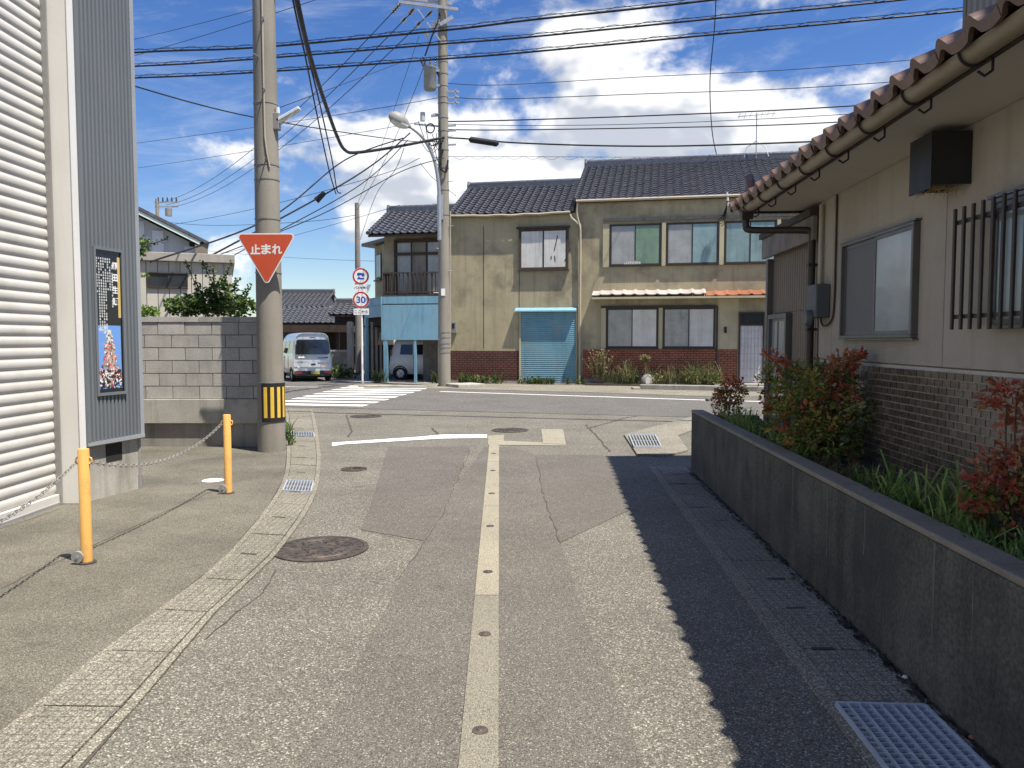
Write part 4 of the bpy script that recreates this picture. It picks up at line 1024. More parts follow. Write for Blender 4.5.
# ground floor windows
zt1, zb1 = fz(640, 308), fz(640, 348)
MB().box(fx(601, 306), fx(716, 306), -.06, -.001, zt1, zt1+.08).build('lintel', M['bronze frame'], rh)
for p0, p1, mt in ((606.5, 658, ['curtain grey', 'curtain']), (663, 715, ['curtain grey', 'curtain'])):
    simple_window(rh, fx(p0, 330), fx(p1, 330), zb1, zt1, -.002, 2, M['bronze frame'], [M[q] for q in mt], .045, .06, 1)
for p0, p1 in ((601, 605.8), (658.6, 662.5)): MB().box(fx(p0, 330), fx(p1, 330), -.07, -.002, zb1-.03, zt1).build('window_post', M['stucco pale'], rh)
brick_facing(rh, fx(583, 360), fx(716, 360), .22, zb1-.045, -.002, 'brick red')
brick_facing(rh, fx(718, 360), fx(737, 360), .12, zb1-.045, -.002, 'brick red')
MB().box(fx(583, 370), fx(716, 370), -.05, -.001, 0, .215).build('plinth', M['old concrete'], rh)
MB().box(fx(716.2, 340), fx(717.5, 340), -.06, -.002, .02, zt1+.05).build('corner_strip', M['bronze frame'], rh)
MB().box(fx(717.8, 340), fx(738, 340), -.01, -.001, zb1-.03, az-.12).build('entrance_wall', M['stucco pale'], rh)
MB().box(fx(725.2, 330)-.04, fx(725.2, 330)+.05, -.05, -.011, fz(725, 333), fz(725, 327)).build('doorbell', M['black metal'], rh)
# door with lattice glass and dark light above
dx0, dx1 = fx(738.5, 345), fx(764, 345); dz1, dzm = fz(750, 312), fz(750, 325)
dr = MB().box(dx0, dx0+.05, -.08, 0, .12, dz1).box(dx1-.05, dx1, -.08, 0, .12, dz1).box(dx0+.05, dx1-.05, -.08, 0, dz1-.05, dz1).box(dx0+.05, dx1-.05, -.08, 0, dzm-.03, dzm+.03).build('door_frame', M['bronze frame'], rh)
MB().box(dx0+.05, dx1-.05, -.03, -.005, dzm+.03, dz1-.05).build('fanlight', M['window dark'], rh)
pm('lattice glass', (.60, .57, .57), .35, .1, 3, 20, .05, .02, streak=.25, stain=(.42, .33, .24), stainamt=.4, stainscale=1.5)
do = MB().box(dx0+.05, dx1-.05, -.04, -.008, .13, dzm-.03).build('door', M['lattice glass'], rh)
for i in range(7): x = dx0+.08+(dx1-dx0-.16)*i/6; MB().box(x-.007, x+.007, -.052, -.041, .15, dzm-.04).build('door_bar', M['galvanised'], do)
for i in range(7): z = .35+i*.26; MB().box(dx0+.06, dx1-.06, -.050, -.0405, z-.006, z+.006).build('door_bar', M['galvanised'], do)
MB().box(fx(716, 385)-.1, fx(790, 385), -.9, -.09, .01, .11).build('door_step', M['base concrete'], rh)
# pipes where the houses meet
xj = fx(580.5, 250)
downpipe(rh, [(fx(570, 215, -.2), -.19, fz(573, 214, -.2)), (fx(571.5, 218, -.2), -.18, fz(573, 218, -.2)), (xj-.1, -.12, fz(580, 224)), (xj, -.09, fz(580, 232)), (xj, -.08, 3), (xj, -.08, .05)], .04, 'pipe beige')
downpipe(rh, [(fx(577.5, 203, -.2), -.18, ez), (xj-.12, -.15, ez-.35), (xj-.02, -.11, fz(580, 227)), (xj+.01, -.095, fz(580, 233))], .035, 'pipe beige')
# TV antenna on the ridge
q = fp(756, 158, D-.4); an = thing('television_antenna', 'thin television antenna on the ridge of the ochre house', 'antenna', (q[0], D-.4, zr), FF)
zt2 = fz(756, 113, D-.4)
MB().cyl((q[0], D-.4, zr+.1), (q[0], D-.4, zt2), .02, n=6).build('mast', M['galvanised'], an)
m = MB(); m.cyl((q[0]-.7, D-.4, zt2-.1), (q[0]+.7, D-.4, zt2-.05), .015, n=6)
for i in range(7): x = q[0]-.65+i*.21; m.cyl((x, D-.75, zt2-.08), (x, D-.05, zt2-.08), .008, n=5)
m.build('elements', M['galvanised'], an)
for dx in (-.45, .45): MB().tube([(q[0], D-.4, zr+.75), (q[0]+dx*.8, D-.4, zr+.5), (q[0]+dx, D-.5, zr+.12)], .014, 5).build('leg', M['galvanised'], an)
# ---- middle house with the blue roller shutter
MX0, MX1 = fx(447, 300), XL-.003
mh = thing('shutter_house', 'ochre house with single upstairs window and blue roller shutter', 'house', ((MX0+MX1)/2, 0, 0), FF, 'row of houses across the road')
ez = fz(520, 215.5, -.14); D2 = 3.05
gable_roof(mh, fx(449, 217, -.14), fx(574, 214, -.14)-.05, -.14, ez, .5, D2)
zr2 = ez+.5*D2
MB().prism([(.02, 0), (.02, ez+.05), (D2-.14, zr2-.06), (2*D2-.28, ez+.05), (2*D2-.28, 0)], MX0, MX1, 'x').build('wall', M['stucco'], mh)
eaves_gutter(mh, fx(451, 217, -.2), fx(570, 214, -.2), -.185, ez+.06, 'pipe beige', .045, .04)
for px_ in (483.5, 519.2): MB().box(fx(px_, 260)-.008, fx(px_, 260)+.008, .0105, .022, zb1-.02, fz(px_, 226)).build('wall_joint', M['brick joint'], mh)
x0, x1 = fx(519, 250), fx(568.5, 250); z0, z1 = fz(545, 270), fz(545, 228.5)
simple_window(mh, x0, x1, z0, z1, .018, 2, M['brown timber'], M['curtain'], .07, .10, 1)
MB().box(x0-.08, x1+.06, -.13, .018, z1+.003, z1+.07).build('hood', M['brown timber'], mh)
for sx_, sz_, L_, tl_ in ((.72, .45, .55, .12), (.74, .2, .2, -.02), (.93, .2, .45, .2), (.66, .25, .12, .0)):
    xa = x0+(x1-x0)*sx_; za = z0+(z1-z0)*sz_; MB().bar((xa, -.0715, za), (xa+tl_, -.0715, za+L_), .03, .004, (0, 1, 0)).build('torn_paper', M['black metal'], mh)
# shutter with hood
sx0, sx1 = fx(521, 345), fx(576, 345); sz1 = fz(548, 312)
MB().box(sx0-.06, sx0, -.05, .019, 0, sz1).build('shutter_guide', M['stucco pale'], mh); MB().box(sx1, sx1+.03, -.05, .019, 0, sz1).build('shutter_guide', M['stucco pale'], mh)
m = MB(); ns = 36; hs = (sz1-.06)/ns
for i in range(ns): z = .06+i*hs; m.prism([(-.006, z+.002), (-.028, z+hs*.35), (-.026, z+hs*.7), (-.006, z+hs-.002)], sx0+.002, sx1-.002, 'x')
o = m.build('shutter_slats', M['blue shutter'], mh); o['kind'] = 'stuff'
MB().box(sx0, sx1, -.004, .017, .02, sz1).build('shutter_back', M['blue shutter'], mh)
MB().box(sx0-.01, sx1+.01, -.045, -.006, .005, .062).build('bottom_bar', M['galvanised'], mh)
MB().prism([(-.22, sz1+.05), (.01, sz1+.16), (.01, sz1+.02), (-.22, sz1+.0)], sx0-.2, sx1+.02, 'x').build('hood', M['blue paint'], mh)
brick_facing(mh, MX0+.05, sx0-.07, .1, fz(490, 351), .018, 'brick dark')
MB().box(MX0+.05, sx0-.07, -.03, .017, 0, .098).build('plinth', M['old concrete'], mh)
q = (fx(454, 327), fz(454, 327)); MB().box(q[0]-.11, q[0]+.11, -.09, .018, q[1]-.22, q[1]+.2).build('meter_box', M['tin grey'], mh, bev=.01)
MB().box(q[0]-.05, q[0]+.05, -.10, -.091, q[1]-.05, q[1]+.13).build('meter_dial', M['black metal'], mh)
# ---- corner house with balcony over a blue garage front
CX0, CX1 = fx(382, 300), MX0-.003
ch = thing('corner_house', 'corner house with wooden balcony over a light blue garage front', 'house', ((CX0+CX1)/2, 0, 0), FF, 'row of houses across the road')
ez = fz(410, 236, -.45); D3 = 2.4
gable_roof(ch, fx(367, 236, -.45), CX1+.1, -.45, ez, .5, D3)
zr3 = ez+.5*D3; zf0, zf1 = fz(410, 304.5, -.3), fz(410, 296.5, -.3)
ZG = fz(410, 340, -.3)
MB().prism([(.3, zf0), (.3, ez+.2), (D3-.45, zr3-.12), (2*D3-1.2, ez+.2), (2*D3-1.2, zf0)], CX0, CX1, 'x').build('wall', M['stucco'], ch)
# side wing with a lower roof and narrow window, turned to the side street
wx0, wx1 = fx(364, 300, 1.2), CX0-.01; wz = fz(370, 243, 1.2)
MB().hexa([(wx0, 2.4, zf0), (wx1, .9, zf0), (wx1, 5.5, zf0), (wx0, 5.5, zf0), (wx0, 2.4, wz), (wx1, .9, wz), (wx1, 5.5, wz), (wx0, 5.5, wz)]).build('wing_wall', M['stucco'], ch)
MB().hexa([(wx0-.45, 2.1, wz-.02), (wx1+.2, .5, wz+.04), (wx1+.2, 5.7, wz+.3), (wx0-.45, 5.7, wz+.2), (wx0-.45, 2.1, wz+.10), (wx1+.2, .5, wz+.16), (wx1+.2, 5.7, wz+.42), (wx0-.45, 5.7, wz+.32)]).build('wing_roof', M['roof tile grey'], ch)
dv = Vector((wx1-wx0, .9-2.4, 0)).normalized(); ov = Vector((dv.y, -dv.x, 0)); c0 = Vector((wx0, 2.4, 0))
m = MB(); zz0, zz1 = fz(368, 278, 1.6), fz(368, 253, 1.6)
def wb(u0, u1, o0, o1, z0, z1): 
    P = [c0+dv*u0+ov*o0, c0+dv*u1+ov*o0, c0+dv*u1+ov*o1, c0+dv*u0+ov*o1]; return MB().hexa([(p.x, p.y, z0) for p in P]+[(p.x, p.y, z1) for p in P])
wo = wb(.30, .92, -.01, .04, zz0, zz1).build('window', M['bronze frame'], ch); wb(.35, .6, .042, .046, zz0+.06, zz1-.06).build('pane', M['window frosted pale'], wo); wb(.63, .87, .042, .046, zz0+.06, zz1-.06).build('pane', M['curtain teal'], wo)
wb(.2, 1.0, .041, .13, zz0-.10, zz0-.05).build('window_shelf', M['black metal'], ch)
# balcony doors, weathered
zb0, zb1 = fz(415, 297, .3), fz(415, 239.5, .3)
simple_window(ch, fx(395, 265, .3), CX1-.15, zb0, zb1, .298, 3, M['brown timber'], [M['curtain grey'], M['weathered wood'], M['curtain grey']], .09, .12, 0, .05)
MB().box(fx(395, 265, .3)+.05, CX1-.2, .145, .172, zb0+(zb1-zb0)*.72, zb0+(zb1-zb0)*.77).build('transom', M['brown timber'], ch)
# balcony deck and railing
bx0 = fx(382.5, 290, -.35)
MB().box(bx0, CX1, -.36, .28, zf1+.003, zf1+.07).build('balcony_deck', M['brown timber'], ch)
zrl = fz(410, 272, -.35)
rail = MB().box(bx0, CX1, -.36, -.29, zrl-.05, zrl).box(bx0, CX1, -.35, -.30, zf1+.13, zf1+.18).box(bx0, bx0+.06, -.285, .28, zrl-.05, zrl-.002).build('balcony_rail', M['brown timber'], ch)
x = bx0+.02; i = 0
while x < CX1-.05:
    MB().box(x, x+(.07 if i % 6 == 0 else .035), -.345, -.305, zf1+.072, zrl-.051).build('baluster', M['brown timber'], ch); x += .155; i += 1
for k in range(4): MB().box(bx0+.01, bx0+.045, -.2+k*.13, -.165+k*.13, zf1+.072, zrl-.052).build('baluster', M['brown timber'], ch)
# blue fascia boards, panel, posts; chamfered left corner
n = 4
for i in range(n):
    xa, xb = bx0+(CX1-bx0)*i/n, bx0+(CX1-bx0)*(i+1)/n; MB().box(xa+.004, xb-.004, -.40, -.36, zf0+.03, zf1).build('fascia_board', M['blue paint'], ch)
chx = fx(361, 300, .9)
def cham(u0, u1, z0, z1, th=.05, mat='blue paint', name='fascia_board', dz=0):
    a, b = Vector((bx0-.005, -.38, 0)), Vector((chx, 1.3, 0)); d = (b-a).normalized(); nrm = Vector((-d.y, d.x, 0)); p, q = a.lerp(b, u0), a.lerp(b, u1); r = nrm*th
    return MB().hexa([(p.x, p.y, z0), (q.x, q.y, z0+dz), ((q+r).x, (q+r).y, z0+dz), ((p+r).x, (p+r).y, z0), (p.x, p.y, z1), (q.x, q.y, z1), ((q+r).x, (q+r).y, z1), ((p+r).x, (p+r).y, z1)]).build(name, M[mat], ch)
cham(0, .48, zf0, zf1); cham(.5, 1, zf0, zf1); cham(.0, 1, zf0-.45, zf0-.004, .03, 'blue paint', 'fascia_board')
cham(.80, .92, 0, zf0-.46, .10, 'blue paint', 'garage_post'); cham(.1, .78, 0.0, zf0-.46, .03, 'weathered wood', 'side_door') if False else None
MB().box(fx(381.5, 320, -.38), CX1-.02, -.41, -.37, ZG, zf0-.012).build('garage_panel', M['blue paint'], ch)
for px_, w_ in ((386, .16), (415.5, .09)): MB().box(fx(px_, 360, -.35)-w_/2, fx(px_, 360, -.35)+w_/2, -.40, -.31, .02, ZG-.003).build('garage_post', M['blue paint'], ch)
MB().box(CX1-.25, CX1-.02, -.36, .1, 0, ZG-.003).build('garage_post', M['stucco'], ch)
MB().box(bx0, CX1-.02, -.385, -.345, zf0-.012, zf0+.03).build('fascia_gap', M['brown timber'], ch)
# garage inside: ceiling, back and side walls, sheeting on the right
MB().box(chx, CX1, 1.0, 4.5, ZG+.5, ZG+.56).box(bx0, CX1, -.3, 1.0, ZG+.5, ZG+.56).build('garage_ceiling', M['dark inside'], ch)
MB().box(chx+.3, CX1, 4.5, 4.6, 0, ZG+.5).build('garage_back_wall', M['weathered wood'], ch)
MB().box(CX1-.1, CX1-.02, .12, 4.5, 0, ZG+.5).build('garage_side_wall', M['weathered wood'], ch)
MB().box(fx(423, 360, .9), CX1-.12, .9, .94, .02, ZG+.3).build('garage_sheeting', M['grey timber'], ch)
MB().box(chx+.02, chx+.08, 1.4, 4.5, 0, 1.4).build('garage_side_wall', M['weathered wood'], ch)
for k in range(3):
    a = fx(371+k*3.4, 350, .8); MB().box(a, a+.09, .8+.1*k, .83+.1*k, .1, 2.3-.2*k).build('leaning_board', M['weathered wood'], ch)
struct('garage_floor', MB().box(0, 1, 0, 1, 0, .02) if False else sheet([f2w(FF, p) for p in ((chx, -.6, 0), (CX1, -.6, 0), (CX1, 4.5, 0), (chx, 4.5, 0))], .016), M['base concrete'])
# pavement strip in front, kerbs, planting beds
P = [f2w(FF, p) for p in ((fx(345, 388), -1.0, 0), (XR+12, -1.0-.3, 0), (XR+12, .0, 0), (fx(345, 388), .0, 0))]
struct('pavement', sheet([gp(365, 388.5), gp(447, 389.0), gp(600, 393.0), gp(715, 397), f2w(FF, (XR+14, -1.6, 0)), f2w(FF, (XR+14, .3, 0)), f2w(FF, (CX0-.8, .3, 0)), gp(352, 384.8)], .014), M['gutter concrete'])
def kerb(name, a, b, w_, h, mat, label):
    a, b = Vector(a), Vector(b); m = MB().bar(a+Vector((0, 0, h/2)), b+Vector((0, 0, h/2)), w_, h); return struct(name, m, M[mat], bev=.02)
kerb('kerb', gp(640, 389.5), gp(790, 392.5), .22, .17, 'old concrete', '')
kerb('kerb', gp(632, 389.7), gp(639.5, 389.6), .22, .08, 'old concrete', '')
kerb('kerb', gp(452, 387.5), gp(478, 386.5), .9, .12, 'base concrete', '')
kerb('kerb', gp(364, 387.0), gp(437, 387.4), .16, .06, 'base concrete', '')
m = MB(); q0, q1 = f2w(FF, (fx(588, 385), -.75, 0)), f2w(FF, (fx(716, 385), -.75, 0)); 
P = [f2w(FF, p) for p in ((fx(588, 385), -.9, 0), (fx(716, 385), -.9, 0), (fx(716, 385), -.06, 0), (fx(588, 385), -.06, 0))]
m.prism([(p.x, p.y) for p in P], 0.0, .07, 'z'); struct('flower_bed', m, M['soil'])
# ---- weeds in front of the houses
DRY = [(.30, .25, .12), (.22, .2, .09), (.36, .31, .16), (.16, .17, .06)]
def blades(m, c, n, h, spread, w_, cols, rng, z0=0.0):
    for i in range(n):
        a = rng.uniform(0, 6.283); r = spread*math.sqrt(rng.random()); p = Vector((c[0]+r*math.cos(a), c[1]+r*math.sin(a)*.6, z0))
        hh = h*rng.uniform(.45, 1.15); lean = Vector((rng.gauss(0, .35), rng.gauss(0, .3), 0))*hh; sd = Vector((rng.uniform(-1, 1), rng.uniform(-1, 1), 0)).normalized()*w_*rng.uniform(.6, 1.2)
        k = rng.uniform(.7, 1.25); cc = rng.choice(cols); m.col = tuple(q*k for q in cc)
        p1, p2, p3 = p+lean*.3+Vector((0, 0, hh*.55)), p+lean*.75+Vector((0, 0, hh*.92)), p+lean*1.35+Vector((0, 0, hh*(1.0 if rng.random() < .5 else .8)))
        b = len(m.v); m.v += [tuple(p-sd*.6), tuple(p+sd*.6), tuple(p1-sd), tuple(p1+sd), tuple(p2-sd*.7), tuple(p2+sd*.7), tuple(p3)]
        m.face((b, b+1, b+3, b+2)); m.face((b+2, b+3, b+5, b+4)); m.face((b+4, b+5, b+6))
rng = random.Random(21); m = MB()
for i in range(38):
    px_ = rng.choice((610, 622, 628, 634, 652, 660, 668, 684, 690, 697, 705, 712))+rng.gauss(0, 3); c = f2w(FF, (fx(px_, 385), rng.uniform(-.75, -.25), 0)); kind = [(.16, .2, .06), (.12, .16, .05), (.24, .24, .1)] if rng.random() < .45 else DRY+[(.42, .37, .22)]
    blades(m, c, 26, rng.uniform(.25, .85), .2, .010, kind, rng, .07)
    if rng.random() < .6: leaf_mass(m, (c.x, c.y, .3), .2, .2, .22, 26, .09, [(.10, .16, .04), (.16, .2, .06), (.2, .2, .08)], rng)
for i in range(26):
    px_ = rng.choice((rng.uniform(460, 520), rng.uniform(470, 500), rng.uniform(520, 582))); c = f2w(FF, (fx(px_, 385), rng.uniform(-.55, -.1), 0)); blades(m, c, 20, rng.uniform(.2, .5)*(1.0 if px_ < 505 else .5), .16, .012, GREEN+DRY[:1], rng, .015)
    leaf_mass(m, (c.x, c.y, .16), .2, .15, .12, 16, .09, GREEN, rng)
for px_ in (376, 379, 384, 436, 440): c = f2w(FF, (fx(px_, 385, -.5), -.6, 0)); blades(m, c, 22, .5, .16, .012, GREEN+DRY[:1], rng, .01); leaf_mass(m, (c.x, c.y, .2), .18, .15, .15, 14, .1, GREEN, rng)
o = m.build('roadside_weeds', M['foliage'], recalc=False); tag(o, 'tangle of green and straw coloured weeds along the foot of the houses', 'weeds', kind='stuff')
# dry upright shrub, seed head plant
c = f2w(FF, (fx(601, 385), -.5, 0)); t = thing('dry_shrub', 'tall dry grey shrub at the left of the weed bed', 'shrub', (c.x, c.y, .05)); m = MB(); w_ = MB()
for i in range(34):
    a = Vector((c.x+rng.uniform(-.15, .15), c.y+rng.uniform(-.1, .1), .05)); b = a+Vector((rng.gauss(0, .22), rng.gauss(0, .12), rng.uniform(.7, 1.25))); pts = smooth_path([a, a.lerp(b, .5)+Vector((rng.uniform(-.06, .06), 0, 0)), b], 4); w_.tube(pts, .008, 3)
    for p in pts[3:]:
        for k in range(3): leaf(m, p, rng.uniform(.05, .09), rng.choice(DRY[:3]), rng)
w_.build('stem', M['dry stem'], t); m.build('foliage', M['foliage'], t, recalc=False)
c = f2w(FF, (fx(645, 385), -.5, 0)); t = thing('seed_head_plant', 'single dry plant with round seed head above the weeds', 'plant', (c.x, c.y, .05)); w_ = MB(); w_.tube([(c.x, c.y, .05), (c.x+.02, c.y, .5), (c.x, c.y, .85)], .012, 5); w_.build('stem', M['dry stem'], t)
m = MB(); leaf_mass(m, (c.x, c.y, .95), .18, .14, .15, 160, .08, DRY, rng); m.build('seed_head', M['foliage'], t, recalc=False)
c = f2w(FF, (fx(648, 385), -.55, 0)); m = MB(); m.lathe([(.001, .42), (.14, .38), (.24, .25), (.26, .1), (.22, .06)], (c.x, c.y, 0), 10); 
for i, v in enumerate(m.v): m.v[i] = (v[0]+R_.uniform(-.03, .03), v[1]+R_.uniform(-.03, .03), v[2]+R_.uniform(-.03, .03))
solo('garden_stone', m, M['base concrete'], 'pale rounded stone among the weeds in front of the brick facing', 'stone', smooth=True)

# ================================================================ SECOND POLE WITH TRANSFORMER, STREET LAMP
QX, QY = gp(444.5, 386.5).x, gp(444.5, 386.5).y
p2 = thing('utility_pole', 'tall concrete pole with transformer and cross arms before the ochre houses', 'pole', (QX, QY, 0), group='poles carrying the wires')
polex(p2, QX, QY, 15, .215, .14)
q2 = lambda px, py, dy=0: at(px, py, QY+dy)
for py in (62, 74, 86, 97, 103, 118, 131, 150, 168, 190, 332, 337, 343, 347, 352, 215):
    z = q2(445, py).z; r = .215-.005*z; MB().lathe([(r+.004, z-.02), (r+.012, z-.02), (r+.012, z+.02), (r+.004, z+.02)], (QX, QY, 0), 20).build('strap', M['tin grey'], p2, smooth=True)
for i in range(14):
    z = 3.2+i*.75; s_ = 1 if i % 2 else -1; MB().cyl((QX+s_*.1, QY-.1, z), (QX+s_*.34, QY-.14, z+.01), .012, n=6).build('step_bolt', M['galvanised'], p2)
a, b = q2(399, 2, -.2), q2(458, 9.5, -.2)
MB().bar(a, b, .09, .09).build('cross_arm', M['galvanised'], p2); a2, b2 = q2(402, -2, .25), q2(452, 4, .25); MB().bar(a2, b2, .09, .09).build('cross_arm', M['galvanised'], p2)
MB().bar(q2(417, 8, -.2), q2(442, 43, -.2), .04, .04).build('arm_brace', M['galvanised'], p2)
MB().bar(q2(440, 25, -.2), q2(453, 17, -.2), .1, .12).build('pole_bracket', M['galvanised'], p2)
HV = [((392, 13), (400, 4)), ((409, 15), (414, 8)), ((427, 16), (432, 11)), ((402, 22), (406, 17.5)), ((417, 26), (420.5, 22))]
def insul(a, b, t=p2, mat='insulator dark', r=.09):
    a, b = Vector(a), Vector(b); m = MB()
    for i in range(4): c = a.lerp(b, (i+.2)/4); d = a.lerp(b, (i+.75)/4); m.cyl(c, d, r, r*.5, 10)
    m.cyl(a, b, r*.3, n=6); m.build('insulator', M[mat], t, smooth=True)
for (p, q) in HV: insul(q2(*p, -.2), q2(*q, -.2))
for px_, py in ((427, 38), (434, 30), (438, 27)): insul(q2(px_, py-7, -.2), q2(px_, py, -.2), p2, 'insulator', .07)
MB().tube([q2(440, 13, -.1), q2(437, 24, -.3), q2(432, 36, -.3), q2(425, 56, -.3)], .03, 6).build('lead_wire', M['cable black'], p2)
# transformer can
ta, tb = q2(430, 90, -.1), q2(430, 66, -.1); 
MB().lathe([(.001, ta.z), (.19, ta.z), (.21, ta.z+.05), (.21, tb.z-.12), (.225, tb.z-.1), (.225, tb.z-.04), (.12, tb.z), (.001, tb.z)], (ta.x, ta.y, 0), 20).build('transformer', M['tin grey'], p2, smooth=True)
for dx, dy in ((-.13, -.08), (.02, -.14), (.13, .05), (-.2, .12)): insul((ta.x+dx, ta.y+dy, tb.z-.03), (ta.x+dx*1.7, ta.y+dy, tb.z+.28), p2, 'insulator dark', .05)
MB().box(ta.x+.18, QX-.1, ta.y-.05, ta.y+.05, tb.z-.2, tb.z-.12).box(ta.x+.18, QX-.1, ta.y-.05, ta.y+.05, ta.z+.1, ta.z+.18).build('transformer_bracket', M['galvanised'], p2)
MB().bar(q2(442, 82), q2(437, 70), .08, .12).build('cutout', M['insulator dark'], p2)
# low voltage racks and telecom gear
for py in (92, 98, 103, 126, 131, 145): MB().bar(q2(446, py), q2(456, py-.5), .05, .05).build('rack_arm', M['galvanised'], p2)
MB().bar(q2(456, 89), q2(456, 106), .05, .05).build('rack', M['galvanised'], p2)
for py in (92, 97, 103): insul(q2(456.5, py), q2(459, py), p2, 'insulator', .05)
MB().bar(q2(446, 114), q2(431, 116), .06, .08).bar(q2(446, 127), q2(414, 124), .05, .05).build('rack_arm', M['galvanised'], p2)
MB().cyl(q2(422.7, 121), q2(422.7, 112.5), .085, n=12).build('radio_unit', M['insulator'], p2, smooth=True)
ring = [q2(430.3+4.0*math.cos(i*math.pi/10), 128.4+4.6*math.sin(i*math.pi/10), -.2) for i in range(21)]
for k in range(3): MB().tube([p+Vector((0, .03*k, .012*k)) for p in ring], .02, 6, False).build('cable_coil', M['cable black'], p2, smooth=True)
MB().tube(smooth_path([q2(426, 140), q2(431, 145), q2(437, 144), q2(441, 138)], 6), .03, 6).build('lead_wire', M['pipe beige'], p2)
for i in range(9):
    a = q2(R_.uniform(412, 442), R_.uniform(118, 150), -.15); b = q2(R_.uniform(436, 446), R_.uniform(122, 172), -.2); mid = a.lerp(b, .5)-Vector((0, 0, R_.uniform(.1, .5))); MB().tube(smooth_path([a, mid, b], 6), .012, 5).build('lead_wire', M['cable black'], p2)
MB().tube(smooth_path([q2(443, 150, -.2), q2(440, 166, -.25), q2(446, 172, -.25), q2(448, 160, -.2)], 6), .03, 6).build('lead_wire', M['cable black'], p2)
MB().bar(q2(440.6, 143, -.22), q2(440.8, 170, -.22), .05, .09).build('terminal_box', M['black metal'], p2)
MB().box(*sorted((q2(438, 240).x, q2(444, 240).x)), QY-.30, QY-.19, q2(440, 221).z, q2(440, 197).z).build('control_box', M['galvanised'], p2, bev=.01)
MB().bar(q2(450.4, 212), q2(450.4, 350), .035, .05).build('conduit', M['pipe beige'], p2)
MB().box(QX-.08, QX+.06, QY-.217, QY-.205, q2(440, 296).z, q2(440, 289).z).build('pole_label', M['sign white'], p2)
# street lamp on a curved arm
sl_ = thing('street_lamp', 'street lamp on a curved arm fixed to the transformer pole', 'street lamp', tuple(q2(439, 222, -.25)))
pts = smooth_path([q2(439.5, 240, -.3), q2(439.3, 210, -.3), q2(438.6, 185, -.35), q2(434.5, 161, -.45), q2(427, 144, -.6), q2(419, 134, -.8), q2(410.5, 127.5, -.95)], 6)
MB().tube(pts, [.075-.035*i/(len(pts)-1) for i in range(len(pts))], 12).build('arm', M['galvanised'], sl_, smooth=True)
c = q2(400.5, 121, -1.05); ax = (q2(410, 127, -1)-q2(392, 116, -1.1)).normalized()
me = MB(); prof = [(.0, -.42), (.12, -.38), (.2, -.26), (.235, -.1), (.22, .06), (.15, .2), (.08, .3), (.06, .36), (.0, .38)]
rm = Vector((0, 0, 1)).rotation_difference(ax).to_matrix()
me.lathe(prof, (0, 0, 0), 20); me.v = [tuple(c+rm@Vector((v[0], v[1]*.75, v[2]))) for v in me.v]
me.build('lamp_head', M['tin grey'], sl_, smooth=True)
me = MB(); me.lathe([(r_*.86, h) for r_, h in prof[:7]], (0, 0, 0), 20); me.v = [tuple(c+Vector((0, -.02, -.05))+rm@Vector((v[0]*.98, v[1]*.72, v[2]*.94))) for v in me.v]
me.build('lamp_lens', M['lamp glass'], sl_, smooth=True)

# ================================================================ ROUND TRAFFIC SIGNS ON THEIR POST
TX, TY = gp(362.5, 384.0).x, gp(362.5, 384.0).y
ts = thing('traffic_sign', 'white post with two round red-rimmed traffic signs at the side street corner', 'sign', (TX, TY, 0))
qs = lambda px, py: at(px, py, TY-.05)
MB().cyl((TX, TY, 0), (TX, TY, qs(360, 269).z), .038, n=14).build('post', M['sign white'], ts, smooth=True)
def disc(m, cx, cz, r, y, n=32): m.prism([(cx+r*math.cos(2*math.pi*i/n), cz+r*math.sin(2*math.pi*i/n)) for i in range(n)], y-.002, y, 'y'); return m
sgx = qs(360.7, 276).x
for py in (276.2, 299.8):
    z = qs(360, py).z; r = .305
    d_ = disc(MB(), sgx, z, r, TY-.05).build('sign_plate', M['sign white'], ts); disc(MB(), sgx, z, r*.965, TY-.0525).build('red_ring', M['sign red'], d_); disc(MB(), sgx, z, r*.77, TY-.055).build('white_field', M['sign white'], d_)
    m = MB()
    if py > 290: add_text(m, '30', .25, (sgx, TY-.0585, z), (1, 0, 0), (0, 0, 1), .03, .33); m.build('lettering', M['sign blue'], d_)
    else:
        # lorry emblem
        s_ = .30
        m.prism([(sgx-.13, z+.10), (sgx-.07, z+.13), (sgx+.12, z+.10), (sgx+.14, z+.0), (sgx+.05, z-.01), (sgx+.04, z+.035), (sgx-.05, z+.03), (sgx-.06, z-.005), (sgx-.13, z+.03)], TY-.060, TY-.058, 'y')
        m.box(sgx-.12, sgx+.13, TY-.060, TY-.058, z-.115, z-.06); m.box(sgx-.09, sgx-.02, TY-.060, TY-.058, z-.058, z-.02); m.build('emblem', M['sign blue'], d_)
a, b = qs(352, 284.5), qs(370, 292); z0, z1 = b.z, a.z
pl = MB().prism([(a.x, z1), (b.x+.04, z1), (b.x-.08, z0-.03), (a.x+.12, z0-.03)], TY-.05, TY-.047, 'y').build('sub_plate', M['sign white'], ts)
m = MB(); add_text(m, 'バスを除く', .10, ((a.x+b.x)/2, TY-.053, (z0+z1)/2+.02), (1, 0, 0), (0, 0, 1), .02, .50); m.build('lettering', M['black metal'], pl)
a, b = qs(353.5, 308.5), qs(369, 314.8)
pl = MB().box(a.x, b.x, TY-.05, TY-.047, b.z, a.z).build('sub_plate', M['sign white'], ts)
m = MB(); add_text(m, 'ここから', .11, ((a.x+b.x)/2, TY-.053, (a.z+b.z)/2), (1, 0, 0), (0, 0, 1), .02, .48); m.build('lettering', M['black metal'], pl)

